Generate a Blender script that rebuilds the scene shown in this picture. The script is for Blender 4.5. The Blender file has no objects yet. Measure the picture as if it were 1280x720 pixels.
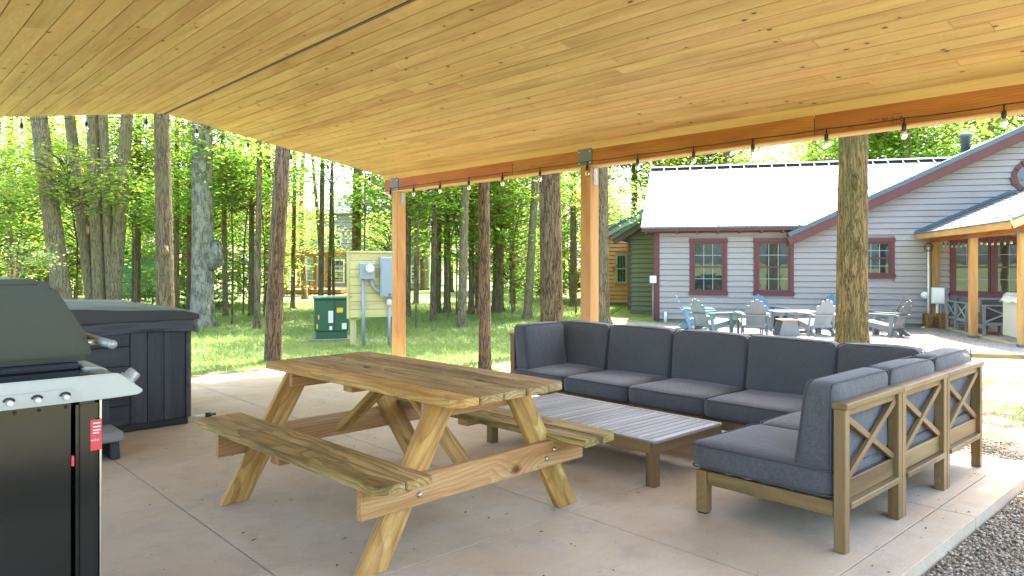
import bpy, bmesh, math, random
import numpy as np
from mathutils import Vector, Matrix
random.seed(7); rng = np.random.default_rng(7)
SC = bpy.context.scene
COL = SC.collection

# ------------------------------------------------------------------ camera
YAW = math.radians(42.8); CAMH = 1.37; FPX = 907.0
FX, FY = math.sin(YAW), math.cos(YAW)
RX, RY = math.cos(YAW), -math.sin(YAW)
cam = bpy.data.cameras.new('camera'); camo = bpy.data.objects.new('camera', cam); COL.objects.link(camo)
camo.location = (0, 0, CAMH); camo.rotation_euler = (math.radians(90), 0, -YAW)
cam.sensor_width = 36; cam.lens = 36 * FPX / 1280; cam.shift_y = -31 / 1280
cam.clip_start = 0.05; cam.clip_end = 2000
SC.camera = camo

# ------------------------------------------------------------------ sky, sun, exposure
SUN_AZ, SUN_EL = math.radians(20), math.radians(63)     # azimuth from +X towards +Y
w = bpy.data.worlds.new('World'); SC.world = w; w.use_nodes = True
wn = w.node_tree.nodes; wl = w.node_tree.links
sky = wn.new('ShaderNodeTexSky'); sky.sky_type = 'NISHITA'; sky.sun_disc = False
sky.sun_elevation = SUN_EL; sky.sun_rotation = math.pi / 2 - SUN_AZ
sky.air_density = 0.8; sky.dust_density = 3.2; sky.ozone_density = 0.6
bg = wn['Background']; bg.inputs['Strength'].default_value = 0.15
wl.new(sky.outputs[0], bg.inputs[0])
sl = bpy.data.lights.new('sun', 'SUN'); sl.energy = 3.2; sl.angle = math.radians(0.53); sl.color = (1.0, 0.95, 0.86)
so = bpy.data.objects.new('sun', sl); COL.objects.link(so)
sd = Vector((math.cos(SUN_AZ) * math.cos(SUN_EL), math.sin(SUN_AZ) * math.cos(SUN_EL), math.sin(SUN_EL)))
so.rotation_euler = sd.to_track_quat('Z', 'Y').to_euler(); so.location = (0, 0, 30)
vs = SC.view_settings; vs.view_transform = 'Standard'; vs.look = 'None'; vs.gamma = 1; vs.use_curve_mapping = False
vs.exposure = 3.3
SC.cycles.max_bounces = 10; SC.cycles.diffuse_bounces = 6; SC.cycles.transmission_bounces = 6
SC.cycles.transparent_max_bounces = 8; SC.cycles.caustics_reflective = False; SC.cycles.caustics_refractive = False

# ------------------------------------------------------------------ places: the view measured once on the photograph
def zg(X, Y):
    t = FX * X + FY * Y
    s = min(max((t - 9) / 8, 0), 1); s = s * s * (3 - 2 * s)
    return -0.10 - 0.24 * s
def at(px, d, z=0.0):
    l = (px - 640) / FPX * d
    return Vector((FX * d + RX * l, FY * d + RY * l, z))
def grd(px, d):
    p = at(px, d); p.z = zg(p.x, p.y); return p
def zat(py, d): return CAMH - (py - 329) * d / FPX
def onX(px, X):
    k = (px - 640) / FPX
    return X * (RX - k * FX) / (k * FY - RY)
def onY(px, Y):
    k = (px - 640) / FPX
    return Y * (k * FY - RY) / (RX - k * FX)

# ------------------------------------------------------------------ object helpers
def tag(o, label=None, cat=None, group=None, kind=None):
    if label: o['label'] = label
    if cat: o['category'] = cat
    if group: o['group'] = group
    if kind: o['kind'] = kind
    return o
def empty(name, loc, rz=0.0, label=None, cat=None, group=None, kind=None):
    o = bpy.data.objects.new(name, None); COL.objects.link(o)
    o.location = loc; o.rotation_euler = (0, 0, rz); o.empty_display_size = 0.1
    return tag(o, label, cat, group, kind)
def link(name, me, mat=None, parent=None, loc=(0, 0, 0), M=None):
    if mat is not None:
        if len(me.materials) == 0: me.materials.append(mat)
    o = bpy.data.objects.new(name, me); COL.objects.link(o)
    if parent is not None: o.parent = parent
    if M is not None: o.matrix_local = M
    else: o.location = loc
    return o
def pydata(name, vs_, fs, smooth=False):
    me = bpy.data.meshes.new(name); me.from_pydata([tuple(v) for v in vs_], [], fs); me.update()
    if smooth:
        me.polygons.foreach_set('use_smooth', [True] * len(me.polygons))
    return me
def bigmesh(name, V, Q):
    """V (n,3), Q (m,k) faces of k corners"""
    me = bpy.data.meshes.new(name); n, (m, k) = len(V), Q.shape
    me.vertices.add(n); me.vertices.foreach_set('co', np.ascontiguousarray(V, dtype=np.float32).ravel())
    me.loops.add(m * k); me.loops.foreach_set('vertex_index', np.ascontiguousarray(Q, dtype=np.int32).ravel())
    me.polygons.add(m); me.polygons.foreach_set('loop_start', np.arange(0, m * k, k, dtype=np.int32))
    me.update(calc_edges=True); return me
_cache = {}
def boxmesh(sx, sy, sz, bev, mat):
    key = (round(sx, 4), round(sy, 4), round(sz, 4), round(bev, 4), mat.name)
    if key in _cache: return _cache[key]
    bm = bmesh.new(); bmesh.ops.create_cube(bm, size=1)
    for v in bm.verts: v.co = Vector((v.co.x * sx, v.co.y * sy, v.co.z * sz))
    if bev > 0: bmesh.ops.bevel(bm, geom=list(bm.edges), offset=bev, segments=1, affect='EDGES')
    me = bpy.data.meshes.new('block'); bm.to_mesh(me); bm.free(); me.materials.append(mat)
    _cache[key] = me; return me
def box(name, lo, hi, mat, parent=None, bev=0.0):
    lo, hi = Vector(lo), Vector(hi); s = hi - lo
    return link(name, boxmesh(s.x, s.y, s.z, bev, mat), None, parent, loc=(lo + hi) / 2)
def frame(p0, p1, up):
    p0, p1 = Vector(p0), Vector(p1); x = (p1 - p0).normalized(); up = Vector(up)
    y = up.cross(x).normalized(); z = x.cross(y)
    M = Matrix((x, y, z)).transposed().to_4x4(); M.translation = (p0 + p1) / 2
    return M
def board(name, p0, p1, wd, th, mat, parent=None, up=(0, 0, 1), bev=0.003):
    L = (Vector(p1) - Vector(p0)).length
    return link(name, boxmesh(L, wd, th, bev, mat), None, parent, M=frame(p0, p1, up))
def prism(name, poly, depth, mat, parent=None, M=None, bev=0.0):
    """poly in local XY, extruded along +Z by depth"""
    bm = bmesh.new(); a = [bm.verts.new((x, y, 0)) for x, y in poly]
    f = bm.faces.new(a); r = bmesh.ops.extrude_face_region(bm, geom=[f])
    for v in r['geom']:
        if isinstance(v, bmesh.types.BMVert): v.co.z += depth
    bmesh.ops.recalc_face_normals(bm, faces=bm.faces)
    if bev > 0: bmesh.ops.bevel(bm, geom=list(bm.edges), offset=bev, segments=2, affect='EDGES', clamp_overlap=True)
    me = bpy.data.meshes.new(name); bm.to_mesh(me); bm.free()
    return link(name, me, mat, parent, M=M if M is not None else Matrix())
def tubedata(path, rad, n=8, cap=True):
    path = [Vector(p) for p in path]; V = []; F = []
    rad = rad if isinstance(rad, (list, tuple, np.ndarray)) else [rad] * len(path)
    prev = None
    for i, p in enumerate(path):
        t = (path[min(i + 1, len(path) - 1)] - path[max(i - 1, 0)]).normalized()
        a = prev if prev is not None else (Vector((1, 0, 0)) if abs(t.x) < .9 else Vector((0, 1, 0)))
        u = (a - t * a.dot(t)).normalized(); prev = u; v = t.cross(u)
        for k in range(n):
            an = 2 * math.pi * k / n; V.append(p + (u * math.cos(an) + v * math.sin(an)) * rad[i])
    for i in range(len(path) - 1):
        for k in range(n):
            k2 = (k + 1) % n; F.append((i * n + k, i * n + k2, (i + 1) * n + k2, (i + 1) * n + k))
    if cap: F.append(tuple(range(n))[::-1]); F.append(tuple(range((len(path) - 1) * n, len(path) * n)))
    return V, F
def tube(name, path, rad, mat, parent=None, n=8, smooth=True):
    V, F = tubedata(path, rad, n); return link(name, pydata(name, V, F, smooth), mat, parent)
def joined(name, parts, mat, parent=None, smooth=False):
    V, F = [], []
    for v, f in parts:
        o = len(V); V += list(v); F += [tuple(i + o for i in q) for q in f]
    return link(name, pydata(name, V, F, smooth), mat, parent)
def lathe(name, prof, mat, parent=None, n=16, M=None, smooth=True):
    V, F = [], []
    for r, z in prof:
        for k in range(n): V.append((r * math.cos(6.28318 * k / n), r * math.sin(6.28318 * k / n), z))
    for i in range(len(prof) - 1):
        for k in range(n): F.append((i * n + k, i * n + (k + 1) % n, (i + 1) * n + (k + 1) % n, (i + 1) * n + k))
    F.append(tuple(range(n))[::-1]); F.append(tuple(range((len(prof) - 1) * n, len(prof) * n)))
    return link(name, pydata(name, V, F, smooth), mat, parent, M=M if M is not None else Matrix())
def copy_tree(o, parent=None):
    c = o.copy(); COL.objects.link(c); c.parent = parent
    for ch in list(o.children): copy_tree(ch, c)
    return c

# ------------------------------------------------------------------ materials
class G:
    def __init__(s, name):
        s.m = bpy.data.materials.new(name); s.m.use_nodes = True; s.t = s.m.node_tree; s.t.nodes.clear()
        s.out = s.n('ShaderNodeOutputMaterial')
    def n(s, typ, **kw):
        nd = s.t.nodes.new(typ)
        for k, v in kw.items(): setattr(nd, k, v)
        return nd
    def l(s, a, b): s.t.links.new(a, b)
    def put(s, sock, v):
        if isinstance(v, bpy.types.NodeSocket): s.l(v, sock)
        else: sock.default_value = v
    def math(s, op, a, b=0.0, c=None, clamp=False):
        nd = s.n('ShaderNodeMath', operation=op, use_clamp=clamp); s.put(nd.inputs[0], a); s.put(nd.inputs[1], b)
        if c is not None: s.put(nd.inputs[2], c)
        return nd.outputs[0]
    def vmath(s, op, a, b):
        nd = s.n('ShaderNodeVectorMath', operation=op); s.put(nd.inputs[0], a); s.put(nd.inputs[1], b); return nd.outputs[0]
    def mix(s, f, a, b, blend='MIX'):
        nd = s.n('ShaderNodeMix', data_type='RGBA', blend_type=blend); s.put(nd.inputs[0], f); s.put(nd.inputs[6], col(a)); s.put(nd.inputs[7], col(b)); return nd.outputs[2]
    def noise(s, vec, scale, detail=3, rough=.55, dist=0.0):
        nd = s.n('ShaderNodeTexNoise'); s.put(nd.inputs['Vector'], vec); nd.inputs['Scale'].default_value = scale
        nd.inputs['Detail'].default_value = detail; nd.inputs['Roughness'].default_value = rough; nd.inputs['Distortion'].default_value = dist
        return nd.outputs['Fac']
    def voro(s, vec, scale, feat='F1', rnd=1.0, dim='3D'):
        nd = s.n('ShaderNodeTexVoronoi', feature=feat, voronoi_dimensions=dim); s.put(nd.inputs['Vector'], vec); nd.inputs['Scale'].default_value = scale
        nd.inputs['Randomness'].default_value = rnd; return nd
    def ramp(s, f, stops):
        nd = s.n('ShaderNodeValToRGB'); s.put(nd.inputs[0], f); e = nd.color_ramp.elements
        while len(e) < len(stops): e.new(0.5)
        for i, (p, c) in enumerate(stops): e[i].position = p; e[i].color = col(c)
        return nd.outputs[0]
    def rng(s, f, a, b, c, d):
        nd = s.n('ShaderNodeMapRange'); s.put(nd.inputs[0], f)
        for i, v in enumerate((a, b, c, d)): nd.inputs[i + 1].default_value = v
        return nd.outputs[0]
    def obj(s): return s.n('ShaderNodeTexCoord').outputs['Object']
    def pos(s): return s.n('ShaderNodeNewGeometry').outputs['Position']
    def rand(s): return s.n('ShaderNodeObjectInfo').outputs['Random']
    def island(s): return s.n('ShaderNodeNewGeometry').outputs['Random Per Island']
    def bump(s, h, strength, dist=0.01):
        nd = s.n('ShaderNodeBump'); s.put(nd.inputs['Height'], h); nd.inputs['Strength'].default_value = strength; nd.inputs['Distance'].default_value = dist
        return nd.outputs[0]
    def bsdf(s, color, rough=.6, metal=0.0, normal=None, spec=.5, **kw):
        nd = s.n('ShaderNodeBsdfPrincipled'); s.put(nd.inputs['Base Color'], col(color)); s.put(nd.inputs['Roughness'], rough)
        nd.inputs['Metallic'].default_value = metal; nd.inputs['Specular IOR Level'].default_value = spec
        if normal is not None: s.l(normal, nd.inputs['Normal'])
        for k, v in kw.items(): s.put(nd.inputs[k], v)
        s.l(nd.outputs[0], s.out.inputs[0]); return nd
def col(c):
    if isinstance(c, bpy.types.NodeSocket) or not isinstance(c, (tuple, list)): return c
    return (*c[:3], 1.0)

def wood(name, dark, mid, light, knot=None, ks=3.0, kamount=.5, rough=.55, bump=.25, vv=.18, stain=None, stain_amt=.5, grain=9.0, spec=.3, ringw=.008, contrast=.45):
    g = G(name); o = g.obj(); r = g.rand()
    r2 = g.math('FRACT', g.math('MULTIPLY', r, 71.3)); r3 = g.math('FRACT', g.math('MULTIPLY', r, 193.7))
    cx = g.n('ShaderNodeCombineXYZ'); g.l(g.math('MULTIPLY', r, 37.0), cx.inputs[0]); g.l(g.math('MULTIPLY', r2, 91.0), cx.inputs[1]); g.l(g.math('MULTIPLY', r3, 57.0), cx.inputs[2])
    p = g.vmath('ADD', o, cx.outputs[0])
    # flat-sawn growth rings: distance from a pith line beside the board, wandering along the grain
    wob = g.n('ShaderNodeTexNoise'); g.l(g.vmath('MULTIPLY', p, (.55, 1.2, 1.2)), wob.inputs['Vector']); wob.inputs['Scale'].default_value = 1.6; wob.inputs['Detail'].default_value = 3
    wv = g.vmath('MULTIPLY', g.vmath('SUBTRACT', wob.outputs['Color'], (.5, .5, .5)), (0, .20, .16))
    pc = g.n('ShaderNodeCombineXYZ'); g.l(g.rng(r2, 0, 1, -.06, .06), pc.inputs[1]); g.l(g.rng(r3, 0, 1, .05, .16), pc.inputs[2])
    q = g.vmath('ADD', g.vmath('ADD', o, wv), pc.outputs[0]); km = None
    if knot is not None:
        kv = g.voro(g.vmath('MULTIPLY', p, (.62, 1.0, 1.0)), ks); kd = kv.outputs['Distance']
        sep = g.n('ShaderNodeSeparateColor'); g.l(kv.outputs['Color'], sep.inputs[0])
        sel = g.math('LESS_THAN', sep.outputs[0], kamount)
        km = g.math('MULTIPLY', g.rng(g.math('ADD', kd, g.math('MULTIPLY', g.noise(p, 60), .04)), .075, .125, 1, 0), sel)
        halo = g.math('MULTIPLY', g.rng(kd, .05, .34, 1, 0), sel)
        sh = g.n('ShaderNodeCombineXYZ'); g.l(g.math('MULTIPLY', halo, .035), sh.inputs[1]); g.l(g.math('MULTIPLY', halo, .03), sh.inputs[2]); q = g.vmath('ADD', q, sh.outputs[0])
    q = g.vmath('MULTIPLY', q, (0, 1, 1)); ln = g.n('ShaderNodeVectorMath', operation='LENGTH'); g.l(q, ln.inputs[0]); dist = ln.outputs['Value']
    saw = g.math('FRACT', g.math('MULTIPLY', dist, 1.0 / ringw)); late = g.math('POWER', saw, 2.2)
    late = g.math('MULTIPLY', late, g.rng(saw, .93, 1.0, 1, 0))
    big = g.noise(g.vmath('MULTIPLY', p, (.8, grain, grain)), 1.0, 3, .55, .6)
    fine = g.noise(g.vmath('MULTIPLY', p, (4, 220, 220)), 1.0, 2, .6)
    c = g.ramp(big, [(.28, dark), (.5, mid), (.72, light)])
    c = g.mix(g.math('MULTIPLY', late, contrast), c, dark)
    c = g.mix(g.rng(fine, .35, .65, contrast * .6, 0), c, dark)
    if stain is not None:
        sn = g.noise(p, 3.2, 5, .6, .4); c = g.mix(g.rng(sn, .46, .66, 0, stain_amt), c, stain)
        sn2 = g.noise(g.vmath('MULTIPLY', p, (1.4, 7, 7)), 2.4, 5, .65); c = g.mix(g.rng(sn2, .5, .68, 0, stain_amt), c, tuple(x * .45 for x in stain))
    if km is not None:
        c = g.mix(g.math('MULTIPLY', halo, .3), c, dark); c = g.mix(km, c, knot)
    hs = g.n('ShaderNodeHueSaturation'); g.l(c, hs.inputs['Color']); g.l(g.rng(r, 0, 1, 1 - vv, 1 + vv), hs.inputs['Value'])
    g.l(g.rng(r2, 0, 1, .492, .507), hs.inputs['Hue'])
    h = g.math('ADD', g.math('MULTIPLY', fine, .6), g.math('MULTIPLY', late, .4))
    g.bsdf(hs.outputs[0], rough, 0, g.bump(h, bump, .004), spec); return g.m
def paint(name, c, rough=.5, metal=0.0, vv=.06, nz=25.0, dirt=.12, bump=.05, spec=.5, **kw):
    g = G(name); o = g.obj(); r = g.rand(); n1 = g.noise(o, 2.5, 5); n2 = g.noise(o, nz, 3)
    c2 = g.mix(g.rng(n1, .4, .75, 0, dirt), c, tuple(x * .55 + .02 for x in c))
    c2 = g.mix(g.rng(n2, .45, .8, 0, dirt * .7), c2, tuple(min(1, x * 1.25 + .01) for x in c))
    hs = g.n('ShaderNodeHueSaturation'); g.l(c2, hs.inputs['Color']); g.l(g.rng(r, 0, 1, 1 - vv, 1 + vv), hs.inputs['Value'])
    g.bsdf(hs.outputs[0], g.rng(n1, .3, .7, rough * .85, min(1, rough * 1.15)), metal, g.bump(n2, bump, .003), spec, **kw); return g.m
def fabric(name, c):
    g = G(name); o = g.obj(); r = g.rand()
    wx = g.noise(g.vmath('MULTIPLY', o, (900, 60, 60)), 1, 1); wy = g.noise(g.vmath('MULTIPLY', o, (60, 900, 300)), 1, 1)
    wv = g.math('ADD', wx, wy); n1 = g.noise(o, 4, 4)
    c2 = g.mix(g.rng(wv, .8, 1.25, 0, .6), tuple(x * .72 for x in c), tuple(x * 1.35 for x in c))
    c2 = g.mix(g.rng(n1, .4, .75, 0, .3), c2, tuple(x * 1.3 for x in c))
    g.bsdf(c2, .85, 0, g.bump(g.math('ADD', wv, g.math('MULTIPLY', g.noise(g.vmath('MULTIPLY', o, (1.6, 1, 1)), 8, 4, .6, .6), 7.0)), .30, .006), .35, **{'Sheen Weight': .22, 'Sheen Roughness': .5}); return g.m
def bark(name, c_dark, c_light, scale=1.0, moss=None, lichen=None, strength=.9):
    g = G(name); p = g.vmath('ADD', g.obj(), g.vmath('MULTIPLY', g.n('ShaderNodeObjectInfo').outputs['Location'], (.37, .37, .0)))
    wn_ = g.n('ShaderNodeTexNoise'); g.l(g.vmath('MULTIPLY', p, (1, 1, .5)), wn_.inputs['Vector']); wn_.inputs['Scale'].default_value = 5 * scale; wn_.inputs['Detail'].default_value = 3
    q = g.vmath('ADD', p, g.vmath('MULTIPLY', g.vmath('SUBTRACT', wn_.outputs['Color'], (.5, .5, .5)), (.10 / scale, .10 / scale, .10)))
    n1 = g.noise(g.vmath('MULTIPLY', q, (1, 1, .10)), 22 * scale, 2, .5); rid = g.math('ABSOLUTE', g.math('SUBTRACT', n1, .5))
    n3 = g.noise(g.vmath('MULTIPLY', q, (1, 1, .22)), 48 * scale, 3, .6); rid2 = g.math('ABSOLUTE', g.math('SUBTRACT', n3, .5)); n2 = g.noise(p, 1.6, 4)
    h = g.math('ADD', g.rng(rid, 0, .12, 0, 1), g.rng(rid2, 0, .16, 0, .55))
    c = g.mix(g.rng(h, .22, 1.0, 0, 1), c_dark, c_light)
    c = g.mix(g.rng(g.noise(p, 30, 4, .7), .4, .75, 0, .35), c, tuple(x * 1.35 for x in c_light))
    if moss: c = g.mix(g.rng(n2, .42, .68, 0, .6), c, moss)
    if lichen: c = g.mix(g.rng(g.noise(g.vmath('MULTIPLY', p, (1, 1, .6)), 7, 6, .72), .44, .56, 0, .8), c, lichen)
    hs = g.n('ShaderNodeHueSaturation'); g.l(c, hs.inputs['Color']); g.l(g.rng(g.rand(), 0, 1, .82, 1.15), hs.inputs['Value'])
    g.bsdf(hs.outputs[0], .9, 0, g.bump(h, strength, .03), .2); return g.m
def leafmat(name, c1, c2, t1, t2, mixf=.5):
    g = G(name); i = g.island(); r = g.rand()
    k = g.math('FRACT', g.math('ADD', i, g.math('MULTIPLY', r, .0)))
    c = g.mix(k, c1, c2); t = g.mix(k, t1, t2)
    hs = g.n('ShaderNodeHueSaturation'); g.l(t, hs.inputs['Color']); g.l(g.rng(r, 0, 1, .47, .525), hs.inputs['Hue']); g.l(g.rng(r, 0, 1, .85, 1.2), hs.inputs['Value'])
    d = g.n('ShaderNodeBsdfPrincipled'); g.l(c, d.inputs['Base Color']); d.inputs['Roughness'].default_value = .45; d.inputs['Specular IOR Level'].default_value = .4
    tr = g.n('ShaderNodeBsdfTranslucent'); g.l(hs.outputs[0], tr.inputs[0])
    mx = g.n('ShaderNodeMixShader'); mx.inputs[0].default_value = mixf; g.l(d.outputs[0], mx.inputs[1]); g.l(tr.outputs[0], mx.inputs[2])
    g.l(mx.outputs[0], g.out.inputs[0]); return g.m
def glass(name):
    g = G(name); o = g.obj(); n = g.noise(o, 1.7, 2)
    g.bsdf((.012, .03, .028), .03, 0, g.bump(n, .05, .05), .9); return g.m

M = {}
M['pine'] = wood('pine_tongue_and_groove', (.44, .25, .09), (.63, .405, .175), (.71, .50, .25), (.09, .035, .012), 7.0, .95, .5, .12, .07, grain=8, ringw=.009, contrast=.32)
M['pine_trim'] = wood('pine_trim', (.52, .31, .11), (.64, .40, .16), (.72, .48, .21), None, rough=.5, bump=.1, vv=.04, contrast=.25)
M['beam'] = wood('beam_lumber', (.24, .075, .016), (.48, .16, .032), (.58, .24, .06), (.10, .025, .01), 2.6, .45, .55, .15, .05, grain=5, ringw=.016, contrast=.55)
M['redpine'] = wood('reddish_treated_pine', (.26, .11, .035), (.47, .28, .11), (.58, .39, .19), (.09, .03, .015), 3.0, .5, .6, .3, .12, ringw=.018, contrast=.6)
M['post'] = wood('post_cedar', (.38, .18, .05), (.57, .315, .105), (.67, .42, .17), (.15, .055, .02), 3.2, .55, .6, .15, .05, grain=6, ringw=.012, contrast=.4)
M['table'] = wood('treated_pine', (.24, .11, .022), (.59, .37, .10), (.70, .49, .18), (.08, .035, .018), 3.8, .65, .6, .4, .12, stain=(.32, .18, .045), stain_amt=.5, ringw=.019, contrast=.7)
M['weather'] = wood('weathered_pine', (.10, .055, .015), (.53, .36, .12), (.64, .49, .21), (.05, .03, .015), 3.8, .65, .7, .6, .12, stain=(.32, .25, .075), stain_amt=.75, ringw=.022, contrast=.8)
M['greytop'] = wood('greyed_tabletop_pine', (.13, .075, .025), (.54, .38, .16), (.64, .49, .26), (.05, .03, .015), 3.8, .65, .7, .6, .14, stain=(.30, .22, .10), stain_amt=.65, ringw=.020, contrast=.8)
M['acacia'] = wood('stained_acacia', (.085, .05, .018), (.195, .122, .046), (.265, .18, .08), None, rough=.45, bump=.12, vv=.16, grain=12, stain=(.19, .145, .07), stain_amt=.35, contrast=.35, ringw=.006)
M['slat'] = wood('grey_table_slat', (.17, .17, .16), (.31, .31, .295), (.42, .425, .42), None, rough=.42, bump=.2, vv=.2, grain=12, contrast=.5, ringw=.006)
M['yellow_pine'] = wood('new_treated_pine', (.46, .38, .13), (.62, .55, .24), (.70, .64, .33), (.2, .13, .05), 3.0, .6, .6, .15, .07, contrast=.25)
M['spawood'] = wood('spa_cabinet', (.022, .024, .027), (.043, .047, .050), (.066, .07, .074), None, rough=.5, bump=.3, vv=.1, grain=10, contrast=.4)
M['oldwood'] = wood('porch_post', (.16, .075, .02), (.30, .15, .045), (.40, .22, .08), (.12, .05, .02), 3.0, .4, .6, .2, .1)
M['cushion'] = fabric('charcoal_fabric', (.080, .082, .086))
M['piping'] = paint('piping_fabric', (.05, .053, .06), .8, 0, .05)
M['steel'] = paint('grey_bracket_steel', (.16, .17, .16), .55, .5, .05)
M['galv'] = paint('galvanised_steel', (.30, .31, .30), .5, .6, .05)
M['bolt'] = paint('bolt_zinc', (.5, .5, .48), .35, .9, .05)
M['black'] = paint('black_plastic', (.012, .012, .013), .45, 0, .1, dirt=.3)
M['enamel'] = paint('black_enamel', (.006, .012, .018), .28, 0, .03, 300, .10, .035)
M['enamel2'] = paint('black_cabinet', (.008, .0085, .007), .14, 0, .05, 300, .12, .02)
M['silver'] = paint('silver_paint', (.36, .375, .385), .38, .35, .03, 60, .1)
M['chrome'] = paint('brushed_stainless', (.62, .62, .60), .25, 1.0, .02)
M['red'] = paint('red_label', (.62, .045, .06), .5, 0, 0, dirt=.02)
M['white'] = paint('white_paint', (.78, .78, .76), .5, 0, .02, dirt=.08)
M['whitemetal'] = paint('white_plastic', (.70, .71, .69), .4, 0, .03)
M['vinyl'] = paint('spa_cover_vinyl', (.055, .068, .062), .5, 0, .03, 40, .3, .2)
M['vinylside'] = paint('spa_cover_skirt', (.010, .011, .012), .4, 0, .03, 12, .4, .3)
M['lavender'] = paint('lavender_siding', (.315, .28, .258), .55, 0, .03, 30, .08)
M['olive'] = paint('olive_siding', (.17, .18, .105), .6, 0, .04, 30, .1)
M['orange'] = paint('orange_siding', (.62, .28, .12), .6, 0, .04, 30, .1)
M['cream'] = paint('cream_siding', (.33, .325, .30), .6, 0, .03, 30, .1)
M['maroon'] = paint('maroon_trim', (.105, .021, .019), .5, 0, .05, 30, .12)
M['maroon_d'] = paint('dark_maroon_sash', (.09, .03, .032), .45, 0, .05)
M['brown'] = paint('brown_trim', (.085, .045, .04), .55, 0, .05)
M['roofmetal'] = paint('standing_seam_metal', (.20, .215, .235), .6, .85, .10, 8, .25, .05)
M['bluetrim'] = paint('blue_grey_metal', (.075, .115, .135), .5, .1, .03)
M['greenroof'] = paint('green_metal', (.05, .13, .11), .45, .3, .03)
M['foundation'] = paint('foundation', (.22, .22, .15), .85, 0, .03, 20, .3)
M['shingle'] = paint('grey_shingle', (.13, .135, .145), .9, 0, .25, 60, .35, .5)
M['darksheet'] = paint('roof_underlay', (.03, .018, .01), .9, 0, 0)
M['glass'] = glass('window_glass')
M['muntin'] = paint('grey_muntin', (.30, .36, .35), .5)
M['adirwhite'] = paint('pale_grey_paint', (.21, .22, .225), .5, 0, .05, 20, .15)
M['adirgrey'] = paint('grey_paint', (.135, .145, .145), .55, 0, .06, 20, .15)
M['adirblue'] = paint('blue_paint', (.075, .15, .22), .5, 0, .05, 20, .12)
M['adirpale'] = paint('pale_blue_paint', (.14, .23, .31), .5, 0, .05, 20, .12)
M['adirteal'] = paint('grey_green_paint', (.10, .15, .15), .5, 0, .05, 20, .12)
M['tgreen'] = paint('transformer_green', (.032, .105, .055), .5, 0, .03)
M['yellow'] = paint('yellow_label', (.75, .5, .03), .5, 0, 0, dirt=.02)
M['orangelabel'] = paint('orange_label', (.8, .25, .03), .5, 0, 0, dirt=.02)
M['greybox'] = paint('grey_enclosure', (.30, .35, .40), .45, .2, .05)
M['beige'] = paint('beige_resin', (.52, .49, .42), .55, 0, .04)
M['teal'] = paint('teal_siding', (.10, .26, .25), .6, 0, .04)
M['bulbglass'] = paint('clear_bulb', (.75, .75, .70), .08, 0, .02, spec=.8)
M['ink'] = paint('black_ink', (.008, .005, .004), .8, 0, 0, dirt=.02)
def bulbmat():
    g = G('clear_bulb_glass'); g.bsdf((.95, .95, .92), .03, 0, None, .6, **{'Transmission Weight': .8}); return g.m
M['bulbglass'] = bulbmat()
M['bark'] = bark('brown_bark', (.05, .034, .019), (.28, .20, .115), 1.0, moss=(.18, .175, .09))
M['barkred'] = bark('red_brown_bark', (.06, .04, .024), (.27, .185, .115), 1.2)
M['barkfurrow'] = bark('furrowed_bark', (.045, .027, .016), (.25, .165, .095), .95, strength=1.0)
M['barkgrey'] = bark('grey_bark', (.055, .042, .024), (.28, .225, .135), 1.5, moss=(.18, .165, .065), strength=.6)
M['barkpale'] = bark('pale_flaking_bark', (.08, .072, .055), (.28, .265, .22), 1.0, moss=(.15, .145, .09), lichen=(.45, .425, .355), strength=.9)
M['barkthick'] = bark('ridged_bark', (.04, .027, .012), (.29, .195, .08), .9, moss=(.15, .135, .045), strength=1.0)
M['leaf'] = leafmat('maple_leaf', (.07, .125, .024), (.11, .17, .03), (.27, .48, .042), (.45, .60, .08), .64)
M['leafhi'] = leafmat('canopy_leaf', (.07, .125, .024), (.10, .16, .03), (.25, .46, .042), (.42, .58, .075), .64)
M['leafpale'] = leafmat('pale_leaf', (.10, .15, .05), (.15, .19, .07), (.35, .46, .10), (.5, .58, .16), .5)
M['blade'] = leafmat('grass_blade', (.12, .18, .05), (.20, .25, .09), (.28, .40, .10), (.42, .50, .18), .45)

def concrete():
    g = G('concrete'); p = g.pos()
    n1 = g.noise(p, .9, 5, .6); n2 = g.noise(p, 5, 6, .7); n3 = g.noise(p, 170, 2, .6); n4 = g.noise(p, 1.7, 5, .62, 1.2); n5 = g.noise(g.vmath('ADD', p, (7, 3, 0)), 2.6, 6, .68, .8)
    c = g.ramp(n1, [(.32, (.45, .36, .235)), (.5, (.52, .43, .30)), (.68, (.57, .50, .38))])
    c = g.mix(g.rng(n4, .52, .70, 0, .55), c, (.50, .345, .19))
    c = g.mix(g.rng(n5, .54, .70, 0, .55), c, (.36, .33, .30))
    c = g.mix(g.rng(n2, .5, .72, 0, .45), c, (.36, .30, .23))
    c = g.mix(g.rng(n3, .35, .65, .3, 0), c, (.22, .17, .12))
    v = g.voro(p, 19); sp = g.n('ShaderNodeSeparateColor'); g.l(v.outputs['Color'], sp.inputs[0])
    spot = g.math('MULTIPLY', g.math('LESS_THAN', sp.outputs[0], .10), g.rng(v.outputs['Distance'], .04, .16, .55, 0)); c = g.mix(spot, c, (.16, .11, .07))
    br = g.noise(g.vmath('MULTIPLY', p, (3, 160, 1)), 1, 2)
    c = g.mix(g.rng(br, .4, .7, 0, .18), c, (.30, .25, .19))
    g.bsdf(c, g.rng(n2, .3, .7, .6, .8), 0, g.bump(g.math('ADD', n3, g.math('MULTIPLY', br, 1.4)), .25, .004), .35); return g.m
M['concrete'] = concrete()
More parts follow.
